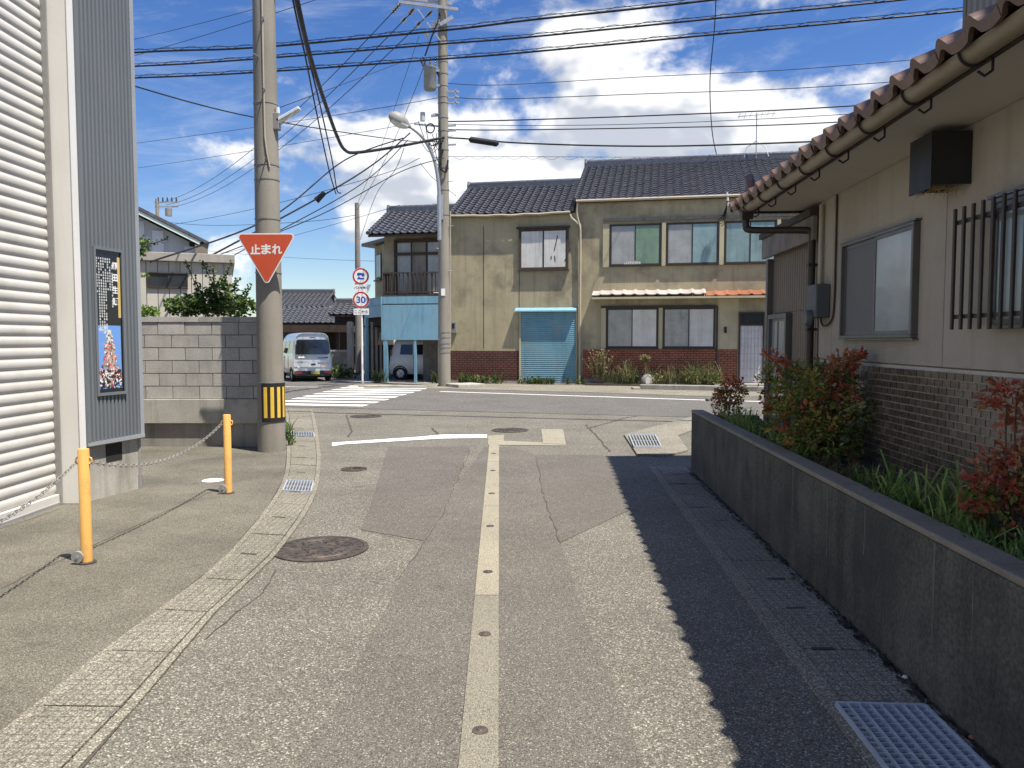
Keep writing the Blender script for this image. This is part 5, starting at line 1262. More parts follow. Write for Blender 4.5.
# ================================================================ VEHICLES
def kei(name, label, cat, fr, paint, H, prof_top, rear, belt=.98, half=.735):
    """small boxy vehicle; local y forward from the rear bumper, x right; built as one lofted shell with openings laid on it"""
    t = thing(name, label, cat, (0, 1.7, 0), fr)
    # stations along the length: y, roof z, half width factor, lowest z
    def outline(zr, k, rx):
        return [(.0, .24), (half*.86*k, .24), (half*.97*k, .32), (half*k, .55), (half*k, belt-.05), (half*.985*k, belt), (half*(.985-.10*rx)*k, belt+(zr-belt)*.55), (half*(.985-.16*rx)*k, zr-.13), (half*(.97-.27*rx)*k, zr-.035), (half*.5*k, zr), (.0, zr+.006)]
    m = MB(); rings = []
    for y, zr, k, lean in prof_top:
        o = outline(zr, k, 1.0); pts = o+[(-x, z) for x, z in o[-2:0:-1]]
        ring = []
        for x, z in pts:
            f = max(0, (z-.5)/(H-.5)); yy = y+lean*f**1.3
            ring.append(len(m.v)); m.v.append((x, yy, z))
        rings.append(ring)
    n = len(rings[0])
    for a, b in zip(rings, rings[1:]):
        for i in range(n): j = (i+1) % n; m.face((a[i], a[j], b[j], b[i]))
    m.face(rings[0]); m.face(rings[-1][::-1])
    body = m.build('body', M[paint], t, smooth=True)
    return t
def wheel(t, x, y, r, side, w_=.15):
    wh = MB().lathe([(r*.62, -w_/2), (r*.9, -w_/2), (r, -w_/2+.02), (r, w_/2-.02), (r*.9, w_/2), (r*.62, w_/2)], (x, y, r), 28, 'x').build('wheel', M['tyre'], t, smooth=True)
    m = MB().lathe([(.001, side*.01), (r*.12, side*.055), (r*.16, side*.04), (r*.5, side*.03), (r*.6, side*.06), (r*.64, side*.07)], (x, y, r), 28, 'x')
    for i in range(7):
        a = i*2*math.pi/7; m.obox((x+side*.052, y+r*.36*math.cos(a), r+r*.36*math.sin(a)), (.02, r*.5, r*.14), Matrix.Rotation(a, 3, 'X'))
    m.build('rim', M['wheel alloy'], wh, smooth=True)
    MB().lathe([(.001, side*.02), (r*.6, side*.02)], (x, y, r), 20, 'x').build('brake', M['plastic black'], wh)
# parked van, seen from behind and a little from its left
vc = gp(313.5, 381.8)
VF = (vc.x, vc.y, rad(26))
H = 1.88
van = kei('van', 'silver boxy delivery van parked in the side street, seen from behind', 'van', VF, 'van silver', H,
          [(.10, H-.02, .96, .12), (.03, H-.03, .985, .13), (.06, H-.01, 1, .10), (.3, H, 1, .05), (1.5, H, 1, 0), (2.3, H-.01, 1, 0), (2.75, H-.06, 1, -.06), (3.05, H-.35, .99, -.25), (3.25, 1.18, .97, -.12), (3.38, .9, .92, -.02)], 0)
rf = lambda z: .03+.135*max(0, (z-.5)/(H-.5))**1.3-.012
def rear(name, pts, off, mat, parent, th=.012):
    m = MB(); k = len(m.v); n = len(pts)
    m.v += [(x, rf(z)-off, z) for x, z in pts]+[(x, rf(z)-off+th, z) for x, z in pts]
    m.face(range(n)); m.face(range(2*n-1, n-1, -1))
    for i in range(n): j = (i+1) % n; m.face((i, j, n+j, n+i))
    return m.build(name, M[mat], parent)
rear('rear_window', [(-.64, 1.10), (-.6, 1.05), (.6, 1.05), (.64, 1.10), (.60, 1.56), (.55, 1.62), (-.55, 1.62), (-.60, 1.56)], .004, 'car glass', van)
rear('garnish', [(-.68, .74), (.68, .74), (.68, .775), (-.68, .775)], .014, 'wheel alloy', van)
hp = rear('tailgate_handle', [(-.14, .62), (.14, .62), (.17, .76), (-.17, .76)], .02, 'van silver', van); rear('handle_recess', [(-.08, .64), (.09, .64), (.09, .70), (-.08, .70)], .034, 'plastic black', hp)
rear('bumper', [(-.70, .25), (.70, .25), (.71, .42), (-.71, .42)], .045, 'plastic black', van, .06)
for s_ in (-1, 1): rear('tail_light', [(s_*.70, .30), (s_*.42, .32), (s_*.40, .40), (s_*.70, .42)], .058, 'tail red', van)
pt = rear('number_plate', [(-.10, .29), (.23, .29), (.23, .42), (-.10, .42)], .07, 'plate yellow', van)
rear('badge', [(.20, .90), (.58, .90), (.58, .945), (.20, .945)], .006, 'sign blue', van); rear('badge', [(-.55, .92), (-.32, .92), (-.32, .97), (-.55, .97)], .006, 'sign white', van); rear('badge', [(-.58, .55), (-.45, .55), (-.45, .62), (-.58, .62)], .006, 'sign white', van); rear('badge', [(.32, .63), (.48, .63), (.48, .66), (.32, .66)], .006, 'stop red', van)
rear('brake_light', [(-.1, 1.68), (.1, 1.68), (.1, 1.71), (-.1, 1.71)], .012, 'plastic black', van)
def sidewin(t, y0, y1, z0, z1, s_, half, belt, H, mat='car glass', name='side_window'):
    def X(z): u = (z-belt)/((H-belt)*.55); return half*(.985-.10*max(0, min(u, 1))-.06*max(0, u-1))+.004
    m = MB().quad((s_*X(z0), y0, z0), (s_*X(z0), y1, z0), (s_*X(z1), y1-.03, z1), (s_*X(z1), y0+.04, z1)); return m.build(name, M[mat], t)
for s_ in (-1, 1):
    sidewin(van, .30, 1.10, 1.08, 1.58, s_, .735, .98, H); sidewin(van, 1.18, 1.95, 1.08, 1.58, s_, .735, .98, H); sidewin(van, 2.05, 2.75, 1.08, 1.56, s_, .735, .98, H)
    MB().box(s_*.741, s_*.748, 1.14, 1.152, .35, 1.0).build('door_seam', M['plastic black'], van); MB().box(s_*.741, s_*.748, 2.0, 2.012, .35, 1.0).build('door_seam', M['plastic black'], van)
    MB().box(s_*.74, s_*.765, 1.9, 1.98, .9, .93).build('door_handle', M['plastic black'], van)
    MB().box(s_*.76, s_*.90, 2.55, 2.65, 1.1, 1.32).build('wing_mirror', M['plastic black'], van, bev=.03)
    wheel(van, s_*.66, .55, .27, s_); wheel(van, s_*.66, 2.75, .27, s_)
    MB().lathe([(.30, 0), (.30, s_*.02), (.27, s_*.02)], (s_*.722, .55, .27), 24, 'x').build('wheel_arch', M['plastic black'], van)
MB().box(-.6, .6, .3, 3.2, .15, .236).build('underbody', M['plastic black'], van)
# white hatchback inside the blue garage, tail to the left
gx = fx(388, 360, 1.35); gw_ = f2w(FF, (gx, 2.1, 0)); CF = (gw_.x, gw_.y, FF[2]-rad(90))
H2 = 1.64
car = kei('parked_car', 'white tall hatchback parked inside the blue garage', 'car', CF, 'car white', H2,
          [(.02, H2-.02, .95, .26), (.02, H2-.02, .98, .24), (.12, H2, 1, .22), (.5, H2, 1, .1), (1.4, H2, 1, 0), (2.0, H2-.03, 1, 0), (2.4, H2-.1, 1, -.2), (2.7, 1.25, 1, -.3), (3.1, 1.0, .97, -.05), (3.38, .85, .9, 0)], 0, .95)
for s_ in (-1, 1):
    sidewin(car, .48, 1.02, 1.02, 1.42, s_, .735, .95, H2); sidewin(car, 1.10, 1.75, 1.02, 1.42, s_, .735, .95, H2); sidewin(car, 1.82, 2.35, 1.02, 1.38, s_, .735, .95, H2)
    wheel(car, s_*.66, .50, .27, s_); wheel(car, s_*.66, 2.85, .27, s_)
    MB().lathe([(.31, 0), (.31, s_*.02), (.26, s_*.02)], (s_*.722, .50, .28), 24, 'x').build('wheel_arch', M['plastic black'], car)
    MB().box(s_*.736, s_*.75, 1.06, 1.07, .35, 1.0).build('door_seam', M['plastic black'], car); MB().box(s_*.736, s_*.765, .92, 1.02, .86, .89).build('door_handle', M['car white'], car)
    MB().box(s_*.70, s_*.738, .10, .15, .98, 1.2).build('tail_light', M['tail red'], car)

# ================================================================ RIGHT-HAND HOUSE (frame RF: x across, y along the alley)
XWL = 2.45; SE = 7.33; ZS = 2.87
hs_ = thing('plaster_house', 'low plaster house with brown tiled base and grille window on the right', 'house', (XWL, 4, 0), RF)
MB().box(XWL+.03, 8.5, -4, SE, 0, ZS+.4).build('wall', M['wall plaster'], hs_)
# plaster panels with open joints
js = [-4, -1.2, .75, 2.7, 4.62, 5.0, 7.0, SE-.001] 
js = [-4, -.4, 1.62, 3.50, 5.02, 7.0, SE-.002]
ZT = 1.42
for a, b in zip(js, js[1:]): MB().box(XWL, XWL+.028, a+.004, b-.004, ZT+.01, ZS-.002).build('plaster_panel', M['wall plaster'], hs_, bev=.003)
# brown mosaic tiles, running bond
MB().box(XWL+.006, XWL+.029, -3.9, SE-.003, .60, ZT).build('grout', M['tile grout'], hs_)
tm = MB().box(-.006, .006, -.0455, .0455, -.0213, .0213).mesh('wall_tile'); tm.materials.append(M['wall tile'])
slots = []
r = 0; z = .60
while z+.05 <= ZT+.001:
    y = -3.85+(.05 if r % 2 else 0)
    while y < SE-.05:
        slots.append((y, z+.025)); y += .1
    z += .05; r += 1
def vis(y, z):
    p = f2w(RF, (XWL, y, z)); 
    if p.y < 2.5: return 0
    u = 512+FPX*p.x/p.y
    return (1/p.y**2 if u < 1030 else 0)*(1 if z > .78 else .2)
slots.sort(key=lambda q: -vis(*q))
for y, z in slots[:300]: inst('wall_tile', tm, hs_, (XWL+.003+R_.uniform(-.0012, .0012), y, z))
m = MB()
for y, z in slots[300:]: m.box(XWL-.003+R_.uniform(-.001, .001), XWL+.009, y-.0455, y+.0455, z-.0213, z+.0213)
# one tone per far tile through its own colour
m.c = []; tone = []
for i in range(len(slots)-300):
    k = R_.uniform(.7, 1.3); m.c += [(.105*k, .082*k, .062*k)]*6
pm('wall tile far', (1, 1, 1), .28, .15, 6, 40, .08, .03, attr=True, spec=.55)
o = m.build('wall_tiles', M['wall tile far'], hs_, recalc=False); o['kind'] = 'stuff'
MB().box(XWL+.01, XWL+.05, -3.9, SE-.003, .0, .598).build('foundation', M['old concrete'], hs_)
MB().box(XWL-.002, XWL+.012, 4.9, 5.35, .635, .69).build('floor_vent', M['dark inside'], hs_)
# window turned into the local frame: helper for windows in the plane x = XWL (camera side is -x)
def side_window(t, y0, y1, z0, z1, x, mats_, frm, frw=.035, dep=.05, name='window'):
    f = MB(); f.box(x-dep, x+.01, y0, y1, z1-frw, z1).box(x-dep, x+.01, y0, y1, z0, z0+frw).box(x-dep+.0006, x+.01, y0, y0+frw, z0+frw, z1-frw).box(x-dep+.0006, x+.01, y1-frw, y1, z0+frw, z1-frw)
    wo = f.build(name, frm, t, bev=.003); n = len(mats_); w_ = (y1-y0-2*frw)/n; mw = .028
    for i, mt in enumerate(mats_):
        a, b = y0+frw+i*w_, y0+frw+(i+1)*w_; d = .012+(.018 if i % 2 else 0)
        MB().box(x-dep+d+.006, x-dep+d+.011, a+mw*.6, b-mw*.6, z0+frw+mw*.6, z1-frw-mw*.6).build('pane', mt, wo)
        q = MB(); q.box(x-dep+d, x-dep+d+.018, a, a+mw, z0+frw, z1-frw).box(x-dep+d, x-dep+d+.018, b-mw, b, z0+frw, z1-frw).box(x-dep+d, x-dep+d+.018, a+mw, b-mw, z1-frw-mw, z1-frw).box(x-dep+d, x-dep+d+.018, a+mw, b-mw, z0+frw, z0+frw+mw)
        q.build('sash', frm, wo)
    return wo
wo = side_window(hs_, 5.36, 6.68, 1.615, 2.40, XWL, [M['window frosted pale'], M['window screen']], M['alu frame'], .022, .05)
MB().box(XWL-.045, XWL-.0, 5.34, 6.70, 2.403, 2.415).build('head_flashing', M['alu frame'], wo); MB().box(XWL-.045, XWL-.0, 5.34, 6.70, 1.60, 1.612).build('sill', M['alu frame'], wo)
side_window(hs_, 2.2, 4.43, 1.66, 2.37, XWL, [M['window frosted pale'], M['window frosted'], M['window frosted pale']], M['alu frame'], .025, .055)
MB().box(XWL-.06, XWL-.0, 2.15, 4.46, 2.374, 2.395).build('head_flashing', M['alu frame'], hs_)
# window grille
gr = MB()
for z in (1.735, 2.28): gr.box(XWL-.118, XWL-.104, 2.1, 4.68, z-.012, z+.012)
for y in (2.3, 4.4): gr.box(XWL-.104, XWL-.0, y-.012, y+.012, 1.725, 1.745).box(XWL-.104, XWL-.0, y-.012, y+.012, 2.27, 2.29)
go = gr.build('window_grille', M['bronze frame'], hs_)
y = 4.66
while y > 2.15:
    MB().box(XWL-.135, XWL-.119, y-.011, y+.011, 1.66, 2.36).build('grille_bar', M['bronze frame'], go, bev=.003); y -= .098
# range hood vent box, a bird nest in its mouth
vb = thing('vent_hood', 'black box vent hood with straw nest under the eaves', 'vent hood', (XWL-.1, 4.88, 2.5), RF)
x0, x1, y0, y1, z0, z1 = XWL-.235, XWL-.002, 4.74, 5.02, 2.50, 2.83
m = MB(); m.prism([(x0, z0+.0), (x0+.01, z0), (x0+.01, z1-.012), (x1, z1-.012), (x1, z1), (x0, z1)], y0, y1, 'y'); m.box(x0+.011, x1, y0, y0+.008, z0+.02, z1-.013).box(x0+.011, x1, y1-.008, y1, z0+.02, z1-.013); m.build('casing', M['black metal'], vb)
m = MB(); rn = random.Random(4)
for i in range(160):
    a = Vector((rn.uniform(x0+.03, x1-.03), rn.uniform(y0+.03, y1-.04), z0+.03+rn.uniform(-.025, .04))); d = Vector((rn.gauss(0, 1), rn.gauss(0, 1), rn.gauss(0, .25))).normalized()*rn.uniform(.04, .09)
    b = a+d; b.x = min(max(b.x, x0+.014), x1-.01); b.y = min(max(b.y, y0+.012), y1-.012); m.tube([a, b], .0022, 3, False)
o = m.build('nest', M['straw'], vb); 
# soffit, fascia, gutter, roof
XE, SEE = 1.90, 7.86
MB().box(XE+.05, 8.5, -4, SEE-.05, ZS, ZS+.03).build('soffit', M['soffit'], hs_)
MB().box(XE+.02, XE+.048, -4, SEE-.02, ZS-.02, ZS+.045).build('fascia', M['brown timber'], hs_)
MB().box(XE+.05, 8.4, SEE-.048, SEE-.02, ZS-.02, ZS+.045).build('fascia', M['brown timber'], hs_)
gx_ = XE-.055; gz = ZS+.008
m = MB(); pr = [(gx_+.058*math.cos(a), gz+.058*math.sin(a)) for a in [math.pi+i*math.pi/10 for i in range(11)]]; pr += [(gx_+.05*math.cos(a), gz+.05*math.sin(a)) for a in [2*math.pi-i*math.pi/10 for i in range(11)]]
m.prism(pr, -4, SEE-.15, 'y'); m.build('gutter', M['gutter brass'], hs_, smooth=True)
MB().cyl((gx_, SEE-.15, gz-.004), (gx_, SEE-.13, gz-.004), .06, n=20).build('gutter_cap', M['gutter brass'], hs_)
y = SEE-.35
while y > -1:
    pts = [Vector((gx_+.066*math.cos(a), y, gz+.066*math.sin(a))) for a in [math.pi*.95+i*math.pi*1.15/12 for i in range(13)]]+[Vector((XE+.03, y, gz-.04)), Vector((XE+.03, y, gz-.085)), Vector((gx_+.05, y, gz-.11)), Vector((gx_+.02, y, gz-.09))]
    MB().tube(pts, .007, 5).build('gutter_bracket', M['black metal'], hs_, smooth=True); y -= .56
# eave tiles, one by one
def eave_tile_mesh(pitch=.245, L=.42, amp=.037, th=.02, seg=14):
    m = MB(); wave = []
    for i in range(seg+1):
        u = i/seg; wave.append((-.35*math.sin(math.pi*min(1, u/.66))+(1.15*math.sin(math.pi*(u-.6)/.4) if u > .6 else 0))*amp)
    for d, zt in ((0, th), (L, th)):
        for q in (0, 1):
            for i in range(seg+1): m.v.append((d, (i/seg)*pitch, wave[i]+(zt if q else -.004)))
    n = seg+1
    for i in range(seg):
        m.face((n+i, n+i+1, 3*n+i+1, 3*n+i)); m.face((i, 2*n+i, 2*n+i+1, i+1)); m.face((i, i+1, n+i+1, n+i)); m.face((2*n+i, 3*n+i, 3*n+i+1, 2*n+i+1))
    m.face((0, n, 3*n, 2*n)); m.face((n-1, 2*n+n-1, 4*n-1, 2*n-1))
    # hanging lip at the eave
    k = len(m.v)
    for i in range(seg+1): m.v += [(-.012, (i/seg)*pitch, wave[i]+th), (-.012, (i/seg)*pitch, wave[i]-.03), (.012, (i/seg)*pitch, wave[i]-.03), (.012, (i/seg)*pitch, wave[i]+th+.001)]
    for i in range(seg):
        for j in range(4): a = k+4*i+j; b = k+4*i+(j+1) % 4; m.face((a, b, b+4, a+4))
    me = m.mesh('eave_tile'); me.materials.append(M['brown tile']); set_smooth(me, 50); return me
et = eave_tile_mesh(); SL = math.atan(.40)
xs_, zs_ = XE-.15, ZS+.03
y = SEE-.245
while y > -3.5:
    inst('eave_tile', et, hs_, (xs_+R_.uniform(-.006, .006), y, zs_+R_.uniform(-.003, .003)), (0, -SL+R_.uniform(-.015, .015), 0)); y -= .245
ncl = int((SEE+3.5)/.245)
m = tiles(MB(), (xs_+.25*math.cos(SL), SEE-ncl*.245, zs_+.25*math.sin(SL)), (0, 1, 0), (1, 0, .40), ncl, 9, .245, .25, .034, .05)
o = m.build('roof_tiles', M['brown tile'], hs_, smooth=True, recalc=False); o['kind'] = 'stuff'
MB().prism([(XE+.05, ZS+.05), (4.6, ZS+.05+2.55*.4), (4.6, ZS+.035), (XE+.05, ZS+.032)], -3.9, SEE-.06, 'y').build('roof_deck', M['brown timber'], hs_)
# hip end ornaments at the far corner of the eaves
hipo = MB()
pts = [(XE+.02, SEE-.02, ZS+.13), (XE+.35, SEE-.35, ZS+.28), (XE+.9, SEE-.9, ZS+.52), (XE+2.2, SEE-2.2, ZS+1.05)]
hipo.tube(pts, [.10, .10, .10, .10], 10); hipo.build('hip_tile', M['brown tile'], hs_, smooth=True)
m = MB(); c = Vector((XE+.04, SEE-.03, ZS+.20)); 
m.tube([c+Vector((.0, -.09+.0, -.08)), c+Vector((-.03, -.07, .06)), c+Vector((-.02, 0, .12)), c+Vector((0, .07, .08)), c+Vector((0, .08, -.06))], .05, 10); m.build('ridge_end_tile', M['brown tile'], hs_, smooth=True)
MB().cyl((XE-.03, SEE+.0, ZS+.075), (XE-.12, SEE+.07, ZS+.07), .04, .03, 12).build('corner_tile', M['red tile'], hs_, smooth=True)
# rear gutter round the corner
MB().tube([(XE+.02, SEE+.03, ZS+.04), (4.2, SEE+.03, ZS+.0)], .045, 10).build('gutter', M['pipe beige'], hs_, smooth=True)
# rain pipe: box at the corner, across to the wall, and down
MB().box(gx_-.055, gx_+.055, SEE-.28, SEE-.17, ZS-.11, ZS+.0).build('rain_head', M['downpipe brown'], hs_, bev=.008)
MB().tube(smooth_path([(gx_, SEE-.22, ZS-.1), (gx_, SEE-.22, ZS-.17), (gx_+.06, SEE-.24, ZS-.21), (XWL-.11, SEE-.42, ZS-.24), (XWL-.055, SEE-.45, ZS-.28), (XWL-.05, SEE-.45, ZS-.36)], 5)+[Vector((XWL-.05, SEE-.45, .62))], .034, 12).build('downpipe', M['downpipe brown'], hs_, smooth=True)
for z in (2.3, 1.7, 1.1): MB().box(XWL-.09, XWL-.0, SEE-.49, SEE-.41, z-.012, z+.012).build('pipe_clip', M['black metal'], hs_)
# power conduit, meter box, thin cable
yc = SE-.10
MB().tube([(XWL-.03, yc, ZS-.04), (XWL-.03, yc, 2.10)], .02, 10).build('conduit', M['pipe beige'], hs_, smooth=True)
mbx = MB().box(XWL-.13, XWL-.002, SE-.30, SE-.03, 1.80, 2.10).build('meter_box', M['meter grey'], hs_, bev=.012)
MB().lathe([(.001, -.05), (.06, -.05), (.075, -.03), (.075, 0)], (XWL-.131, SE-.165, 1.80), 18, 'x').build('meter_dial', M['meter grey'], mbx, smooth=True)
MB().tube(smooth_path([(XWL-.05, SE-.2, 1.80), (XWL-.04, SE-.24, 1.73), (XWL-.02, SE-.36, 1.76), (XWL-.012, SE-.42, 1.9), (XWL-.012, SE-.43, 2.4), (XWL-.012, SE-.43, ZS-.01)], 5), .009, 8).build('cable', M['brown timber'], hs_, smooth=True)
# upper storey, set back, grey ribbed metal
uw0, uw1 = 4.05, 7.8; us = 8.02
MB().box(uw0+.02, 8.5, -3.9, us-.02, ZS+.5, 6.75).build('upper_wall', M['brown siding'], hs_)
pm('upper cladding', (.27, .25, .225), .6, .06, 1, 60, .05, .03, streak=.12)
ribbed((uw0, us, 0), (uw0, -3.9, 0), ZS+.6, 6.74, .11, .02, (-1, 0, 0)).build('upper_cladding', M['upper cladding'], hs_)
ribbed((7.8, us, 0), (uw0, us, 0), ZS+.1, 6.74, .11, .02, (0, 1, 0)).build('upper_cladding', M['upper cladding'], hs_)
MB().box(uw0-.03, uw0+.03, us-.03, us+.03, ZS+.55, 6.745).build('corner_trim', M['brown siding'], hs_)
m = tiles(MB(), (3.2, -4.0, 6.95), (0, 1, 0), (1, 0, .4), int(13.0/.245), 8, .245, .27, .035, .05); o = m.build('roof_tiles', M['brown tile'], hs_, smooth=True, recalc=False); o['kind'] = 'stuff'
MB().prism([(3.22, 6.80), (3.22, 6.93), (6.0, 8.04), (8.6, 6.93), (8.6, 6.80)], -4, us+1.0, 'y').build('upper_roof', M['brown timber'], hs_)  # out of view; height and overhang shaped to lay shade on the road
# annex beyond, brown ribbed siding
ax_ = thing('annex', 'brown ribbed lean-to annex with frosted side window at the far end of the house', 'annex', (XWL+.05, 8.2, 0), RF)
ay0, ay1 = SE+.004, 9.0; azt = 2.75
MB().box(XWL+.06, 5, ay0, ay1, 0, azt).build('wall', M['brown siding'], ax_)
wy0, wy1 = 8.30, 8.92
ribbed((XWL+.05, ay1, 0), (XWL+.05, ay0+.12, 0), 1.90, azt-.14, .075, .014, (-1, 0, 0)).build('ribbed_siding', M['brown siding'], ax_)
ribbed((XWL+.05, 8.26, 0), (XWL+.05, ay0+.12, 0), .3, 1.895, .075, .014, (-1, 0, 0)).build('ribbed_siding', M['brown siding'], ax_)
so = MB().box(XWL-.10, 5, ay0, ay1+.12, azt+.003, azt+.065).build('roof', M['brown timber'], ax_)
MB().box(XWL-.07, XWL-.03, ay0, ay1+.1, azt-.22, azt).build('barge_board', M['grey timber'], ax_)
side_window(ax_, wy0-.02, wy1+.06, .5, 1.885, XWL+.045, [M['window frosted'], M['window frosted pale']], M['alu frame'], .05, .07)
MB().box(XWL-.03, XWL+.045, ay1-.02, ay1+.06, .02, azt-.23).build('corner_post', M['alu frame'], ax_)
struct('yard', sheet([f2w(RF, p) for p in ((1.68, -3, 0), (2.48, -3, 0), (2.48, 9.6, 0), (1.68, 9.6, 0))], .004), M['soil'])
# ================================================================ PLANTER AND PLANTS
PS = 9.42; PH = .755
pw = thing('planter_wall', 'long dark weathered concrete planter wall in the shade on the right', 'planter', (1.73, 5, 0), RF)
js = [-2.5, .1, 2.2, 4.3, 6.5, PS]
m = MB(); n = 48
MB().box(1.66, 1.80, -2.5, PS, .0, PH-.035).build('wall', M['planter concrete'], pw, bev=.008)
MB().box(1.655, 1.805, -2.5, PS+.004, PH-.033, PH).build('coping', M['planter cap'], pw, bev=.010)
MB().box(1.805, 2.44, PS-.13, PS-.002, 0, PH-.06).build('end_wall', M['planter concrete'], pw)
so = MB(); nx, ny = 8, 90
for i in range(nx+1):
    for j in range(ny+1): so.v.append((1.801+(XWL+.005-1.801)*i/nx, -2.5+(PS-.14+2.5)*j/ny, .645+R_.uniform(-.02, .03)))
for i in range(nx):
    for j in range(ny): a = i*(ny+1)+j; so.face((a, a+ny+1, a+ny+2, a+1))
so.build('soil', M['soil'], pw, smooth=True)
rn = random.Random(19)
for y in (1.9, 2.55, 3.05, 3.5, 4.25, 4.7, 5.5, 6.1, 6.9, 7.7, 8.5):       # pale lime runs down the face
    m = MB(); z = PH-.036; zend = rn.uniform(.08, .45); yy = y+rn.uniform(-.1, .1); w_ = rn.uniform(.003, .008)
    while z > zend:
        yy += rn.uniform(-.002, .002); ww = max(.001, w_*rn.uniform(.4, 1.3)); k = len(m.v); m.v += [(1.6588, yy-ww, z), (1.6588, yy+ww, z)]
        if k: m.face((k-2, k-1, k+1, k))
        z -= .03; w_ *= .985
    m.build('lime_run', M['lime run'], pw, recalc=False)
# leaf litter and moss along the foot
m = MB(); rn = random.Random(8)
for i in range(420):
    p = f2w(RF, (1.63+rn.gauss(0, .02), rn.uniform(1.5, 9.2), .016)); k = rn.uniform(.5, 1.3); m.col = (.05*k, .042*k, .03*k)
    s_ = rn.uniform(.006, .022); a = rn.uniform(0, 6.28); m.v += [(p.x+s_*math.cos(a+q)*rn.uniform(.6, 1.2), p.y+s_*math.sin(a+q)*1.6, p.z+rn.uniform(0, .015)) for q in (0, 1.57, 3.14, 4.71)]; b = len(m.v); m.face((b-4, b-3, b-2, b-1))
o = m.build('gutter_litter', M['foliage'], recalc=False); tag(o, 'dark dirt and leaf litter along the foot of the planter wall', 'litter', kind='stuff')
for px_, py_, cc in ((972, 743, (.35, .1, .05)), (988, 751, (.7, .7, .68)), (905, 682, (.6, .6, .55))):
    p = gp(px_, py_); m = MB(); m.lathe([(.001, .032), (.010, .03), (.014, .022), (.001, .018)], (p.x, p.y, 0), 7); m.col = cc; m.c = [cc]*len(m.f); solo('litter_scrap', m, M['print'], {972: 'small reddish scrap lying beside the large drain grate', 988: 'tiny white scrap at the foot of the planter wall', 905: 'pale pebble on the gutter beyond the large grate'}[px_], 'scrap')
rw = lambda x, y, z=.66: f2w(RF, (x, y, z))
NG = [(.20, .24, .045), (.15, .19, .04), (.26, .28, .06), (.32, .25, .06), (.12, .15, .035)]
NR = [(.45, .10, .06), (.52, .17, .10), (.38, .12, .055), (.48, .22, .10)]
def nandina(label, base, H, blobs, reds, n, size, seed, extra_red=.15):
    rg = random.Random(seed); t = thing('nandina_bush', label, 'shrub', tuple(base), group='nandina bushes in the planter'); m = MB(); st_ = MB()
    for b in blobs:
        c = rw(*b[:3]); top = c+Vector((0, 0, b[4]*.4))
        for q in range(2): st_.tube(smooth_path([base+Vector((rg.uniform(-.06, .06), rg.uniform(-.06, .06), -.02)), base.lerp(top, .5)+Vector((rg.uniform(-.05, .05), rg.uniform(-.05, .05), 0)), top+Vector((rg.uniform(-.08, .08), rg.uniform(-.08, .08), 0))], 5), [.007-.004*i/10 for i in range(11)], 5)
        # sprays of small leaflets
        for s in range(int(n*b[5]/9)):
            while True:
                v = Vector((rg.uniform(-1, 1), rg.uniform(-1, 1), rg.uniform(-1, 1)))
                if .45 < v.length < 1: break
            p = c+Vector((v.x*b[3], v.y*b[3], v.z*b[4])); out = (v*.7+Vector((rg.gauss(0, .4), rg.gauss(0, .4), rg.gauss(.05, .35)))).normalized()
            red = rg.random() < extra_red*(1.6 if v.z > .2 else .7); cols = NR if red else NG
            base_c = rg.choice(cols)
            for k in range(9):
                d = (out*.7+Vector((rg.gauss(0, .7), rg.gauss(0, .7), rg.gauss(-.15, .45)))).normalized(); leaf(m, p+out*(k/9)*size*2.2+d*size*.3, size*rg.uniform(.7, 1.15), base_c, rg, .28, d)
    for x, y, z, r in reds:
        c = rw(x, y, z); st_.tube(smooth_path([base, base.lerp(c, .6)+Vector((rg.uniform(-.04, .04), 0, .02)), c], 5), .004, 4)
        for s in range(14):
            out = Vector((rg.gauss(0, 1), rg.gauss(0, 1), rg.gauss(.2, .6))).normalized(); p = c+out*r*.3; cc = rg.choice(NR)
            for k in range(8): d = (out+Vector((rg.gauss(0, .6), rg.gauss(0, .6), rg.gauss(-.2, .4)))).normalized(); leaf(m, p+out*r*k/8, size*rg.uniform(.7, 1.2), cc, rg, .27, d)
    st_.build('stem', M['stem'], t); m.build('foliage', M['foliage'], t, recalc=False)
# main bush beside the wall
YB = 6.25
nandina('large nandina bush turning from green to red, in front of the tiled wall base', rw(2.1, YB), .8,
        [(2.06, YB, 1.10, .27, .27, 1.1), (1.96, YB-.1, .95, .22, .22, .9), (2.24, YB-.05, 1.0, .22, .27, .9), (1.92, YB+.25, 1.2, .17, .17, .6), (2.2, YB+.1, 1.27, .17, .14, .5), (2.05, YB-.25, .85, .2, .16, .6)],
        [(1.87, YB+.35, 1.42, .10), (2.2, YB-.15, 1.36, .12), (2.24, YB-.2, 1.43, .09), (2.3, YB-.2, 1.43, .08), (2.15, YB-.15, 1.22, .1), (1.85, YB+.2, 1.05, .1), (1.86, YB-.05, .85, .1)], 1050, .048, 31, .07)
YB = 8.9
nandina('small dark red nandina at the far end of the planter', rw(1.95, YB), .5, [(1.97, YB, .85, .15, .15, .8), (2.0, YB, 1.02, .13, .12, .6)], [(2.0, YB, 1.12, .1), (1.92, YB, 1.0, .09), (2.08, YB, 1.02, .09)], 500, .045, 33, .55)
YB = 3.62
nandina('bright red nandina at the right edge of the picture', rw(2.12, YB), .6, [(2.06, YB, .87, .11, .12, .7), (2.14, YB+.05, .98, .1, .1, .5)], [(2.07, YB+.02, 1.30, .1), (2.16, YB+.1, 1.36, .1), (2.0, YB-.02, .98, .09), (2.1, YB, .87, .1), (2.1, YB-.05, 1.08, .1), (2.2, YB+.05, 1.22, .1), (2.02, YB+.1, .84, .08)], 500, .042, 35, .6)
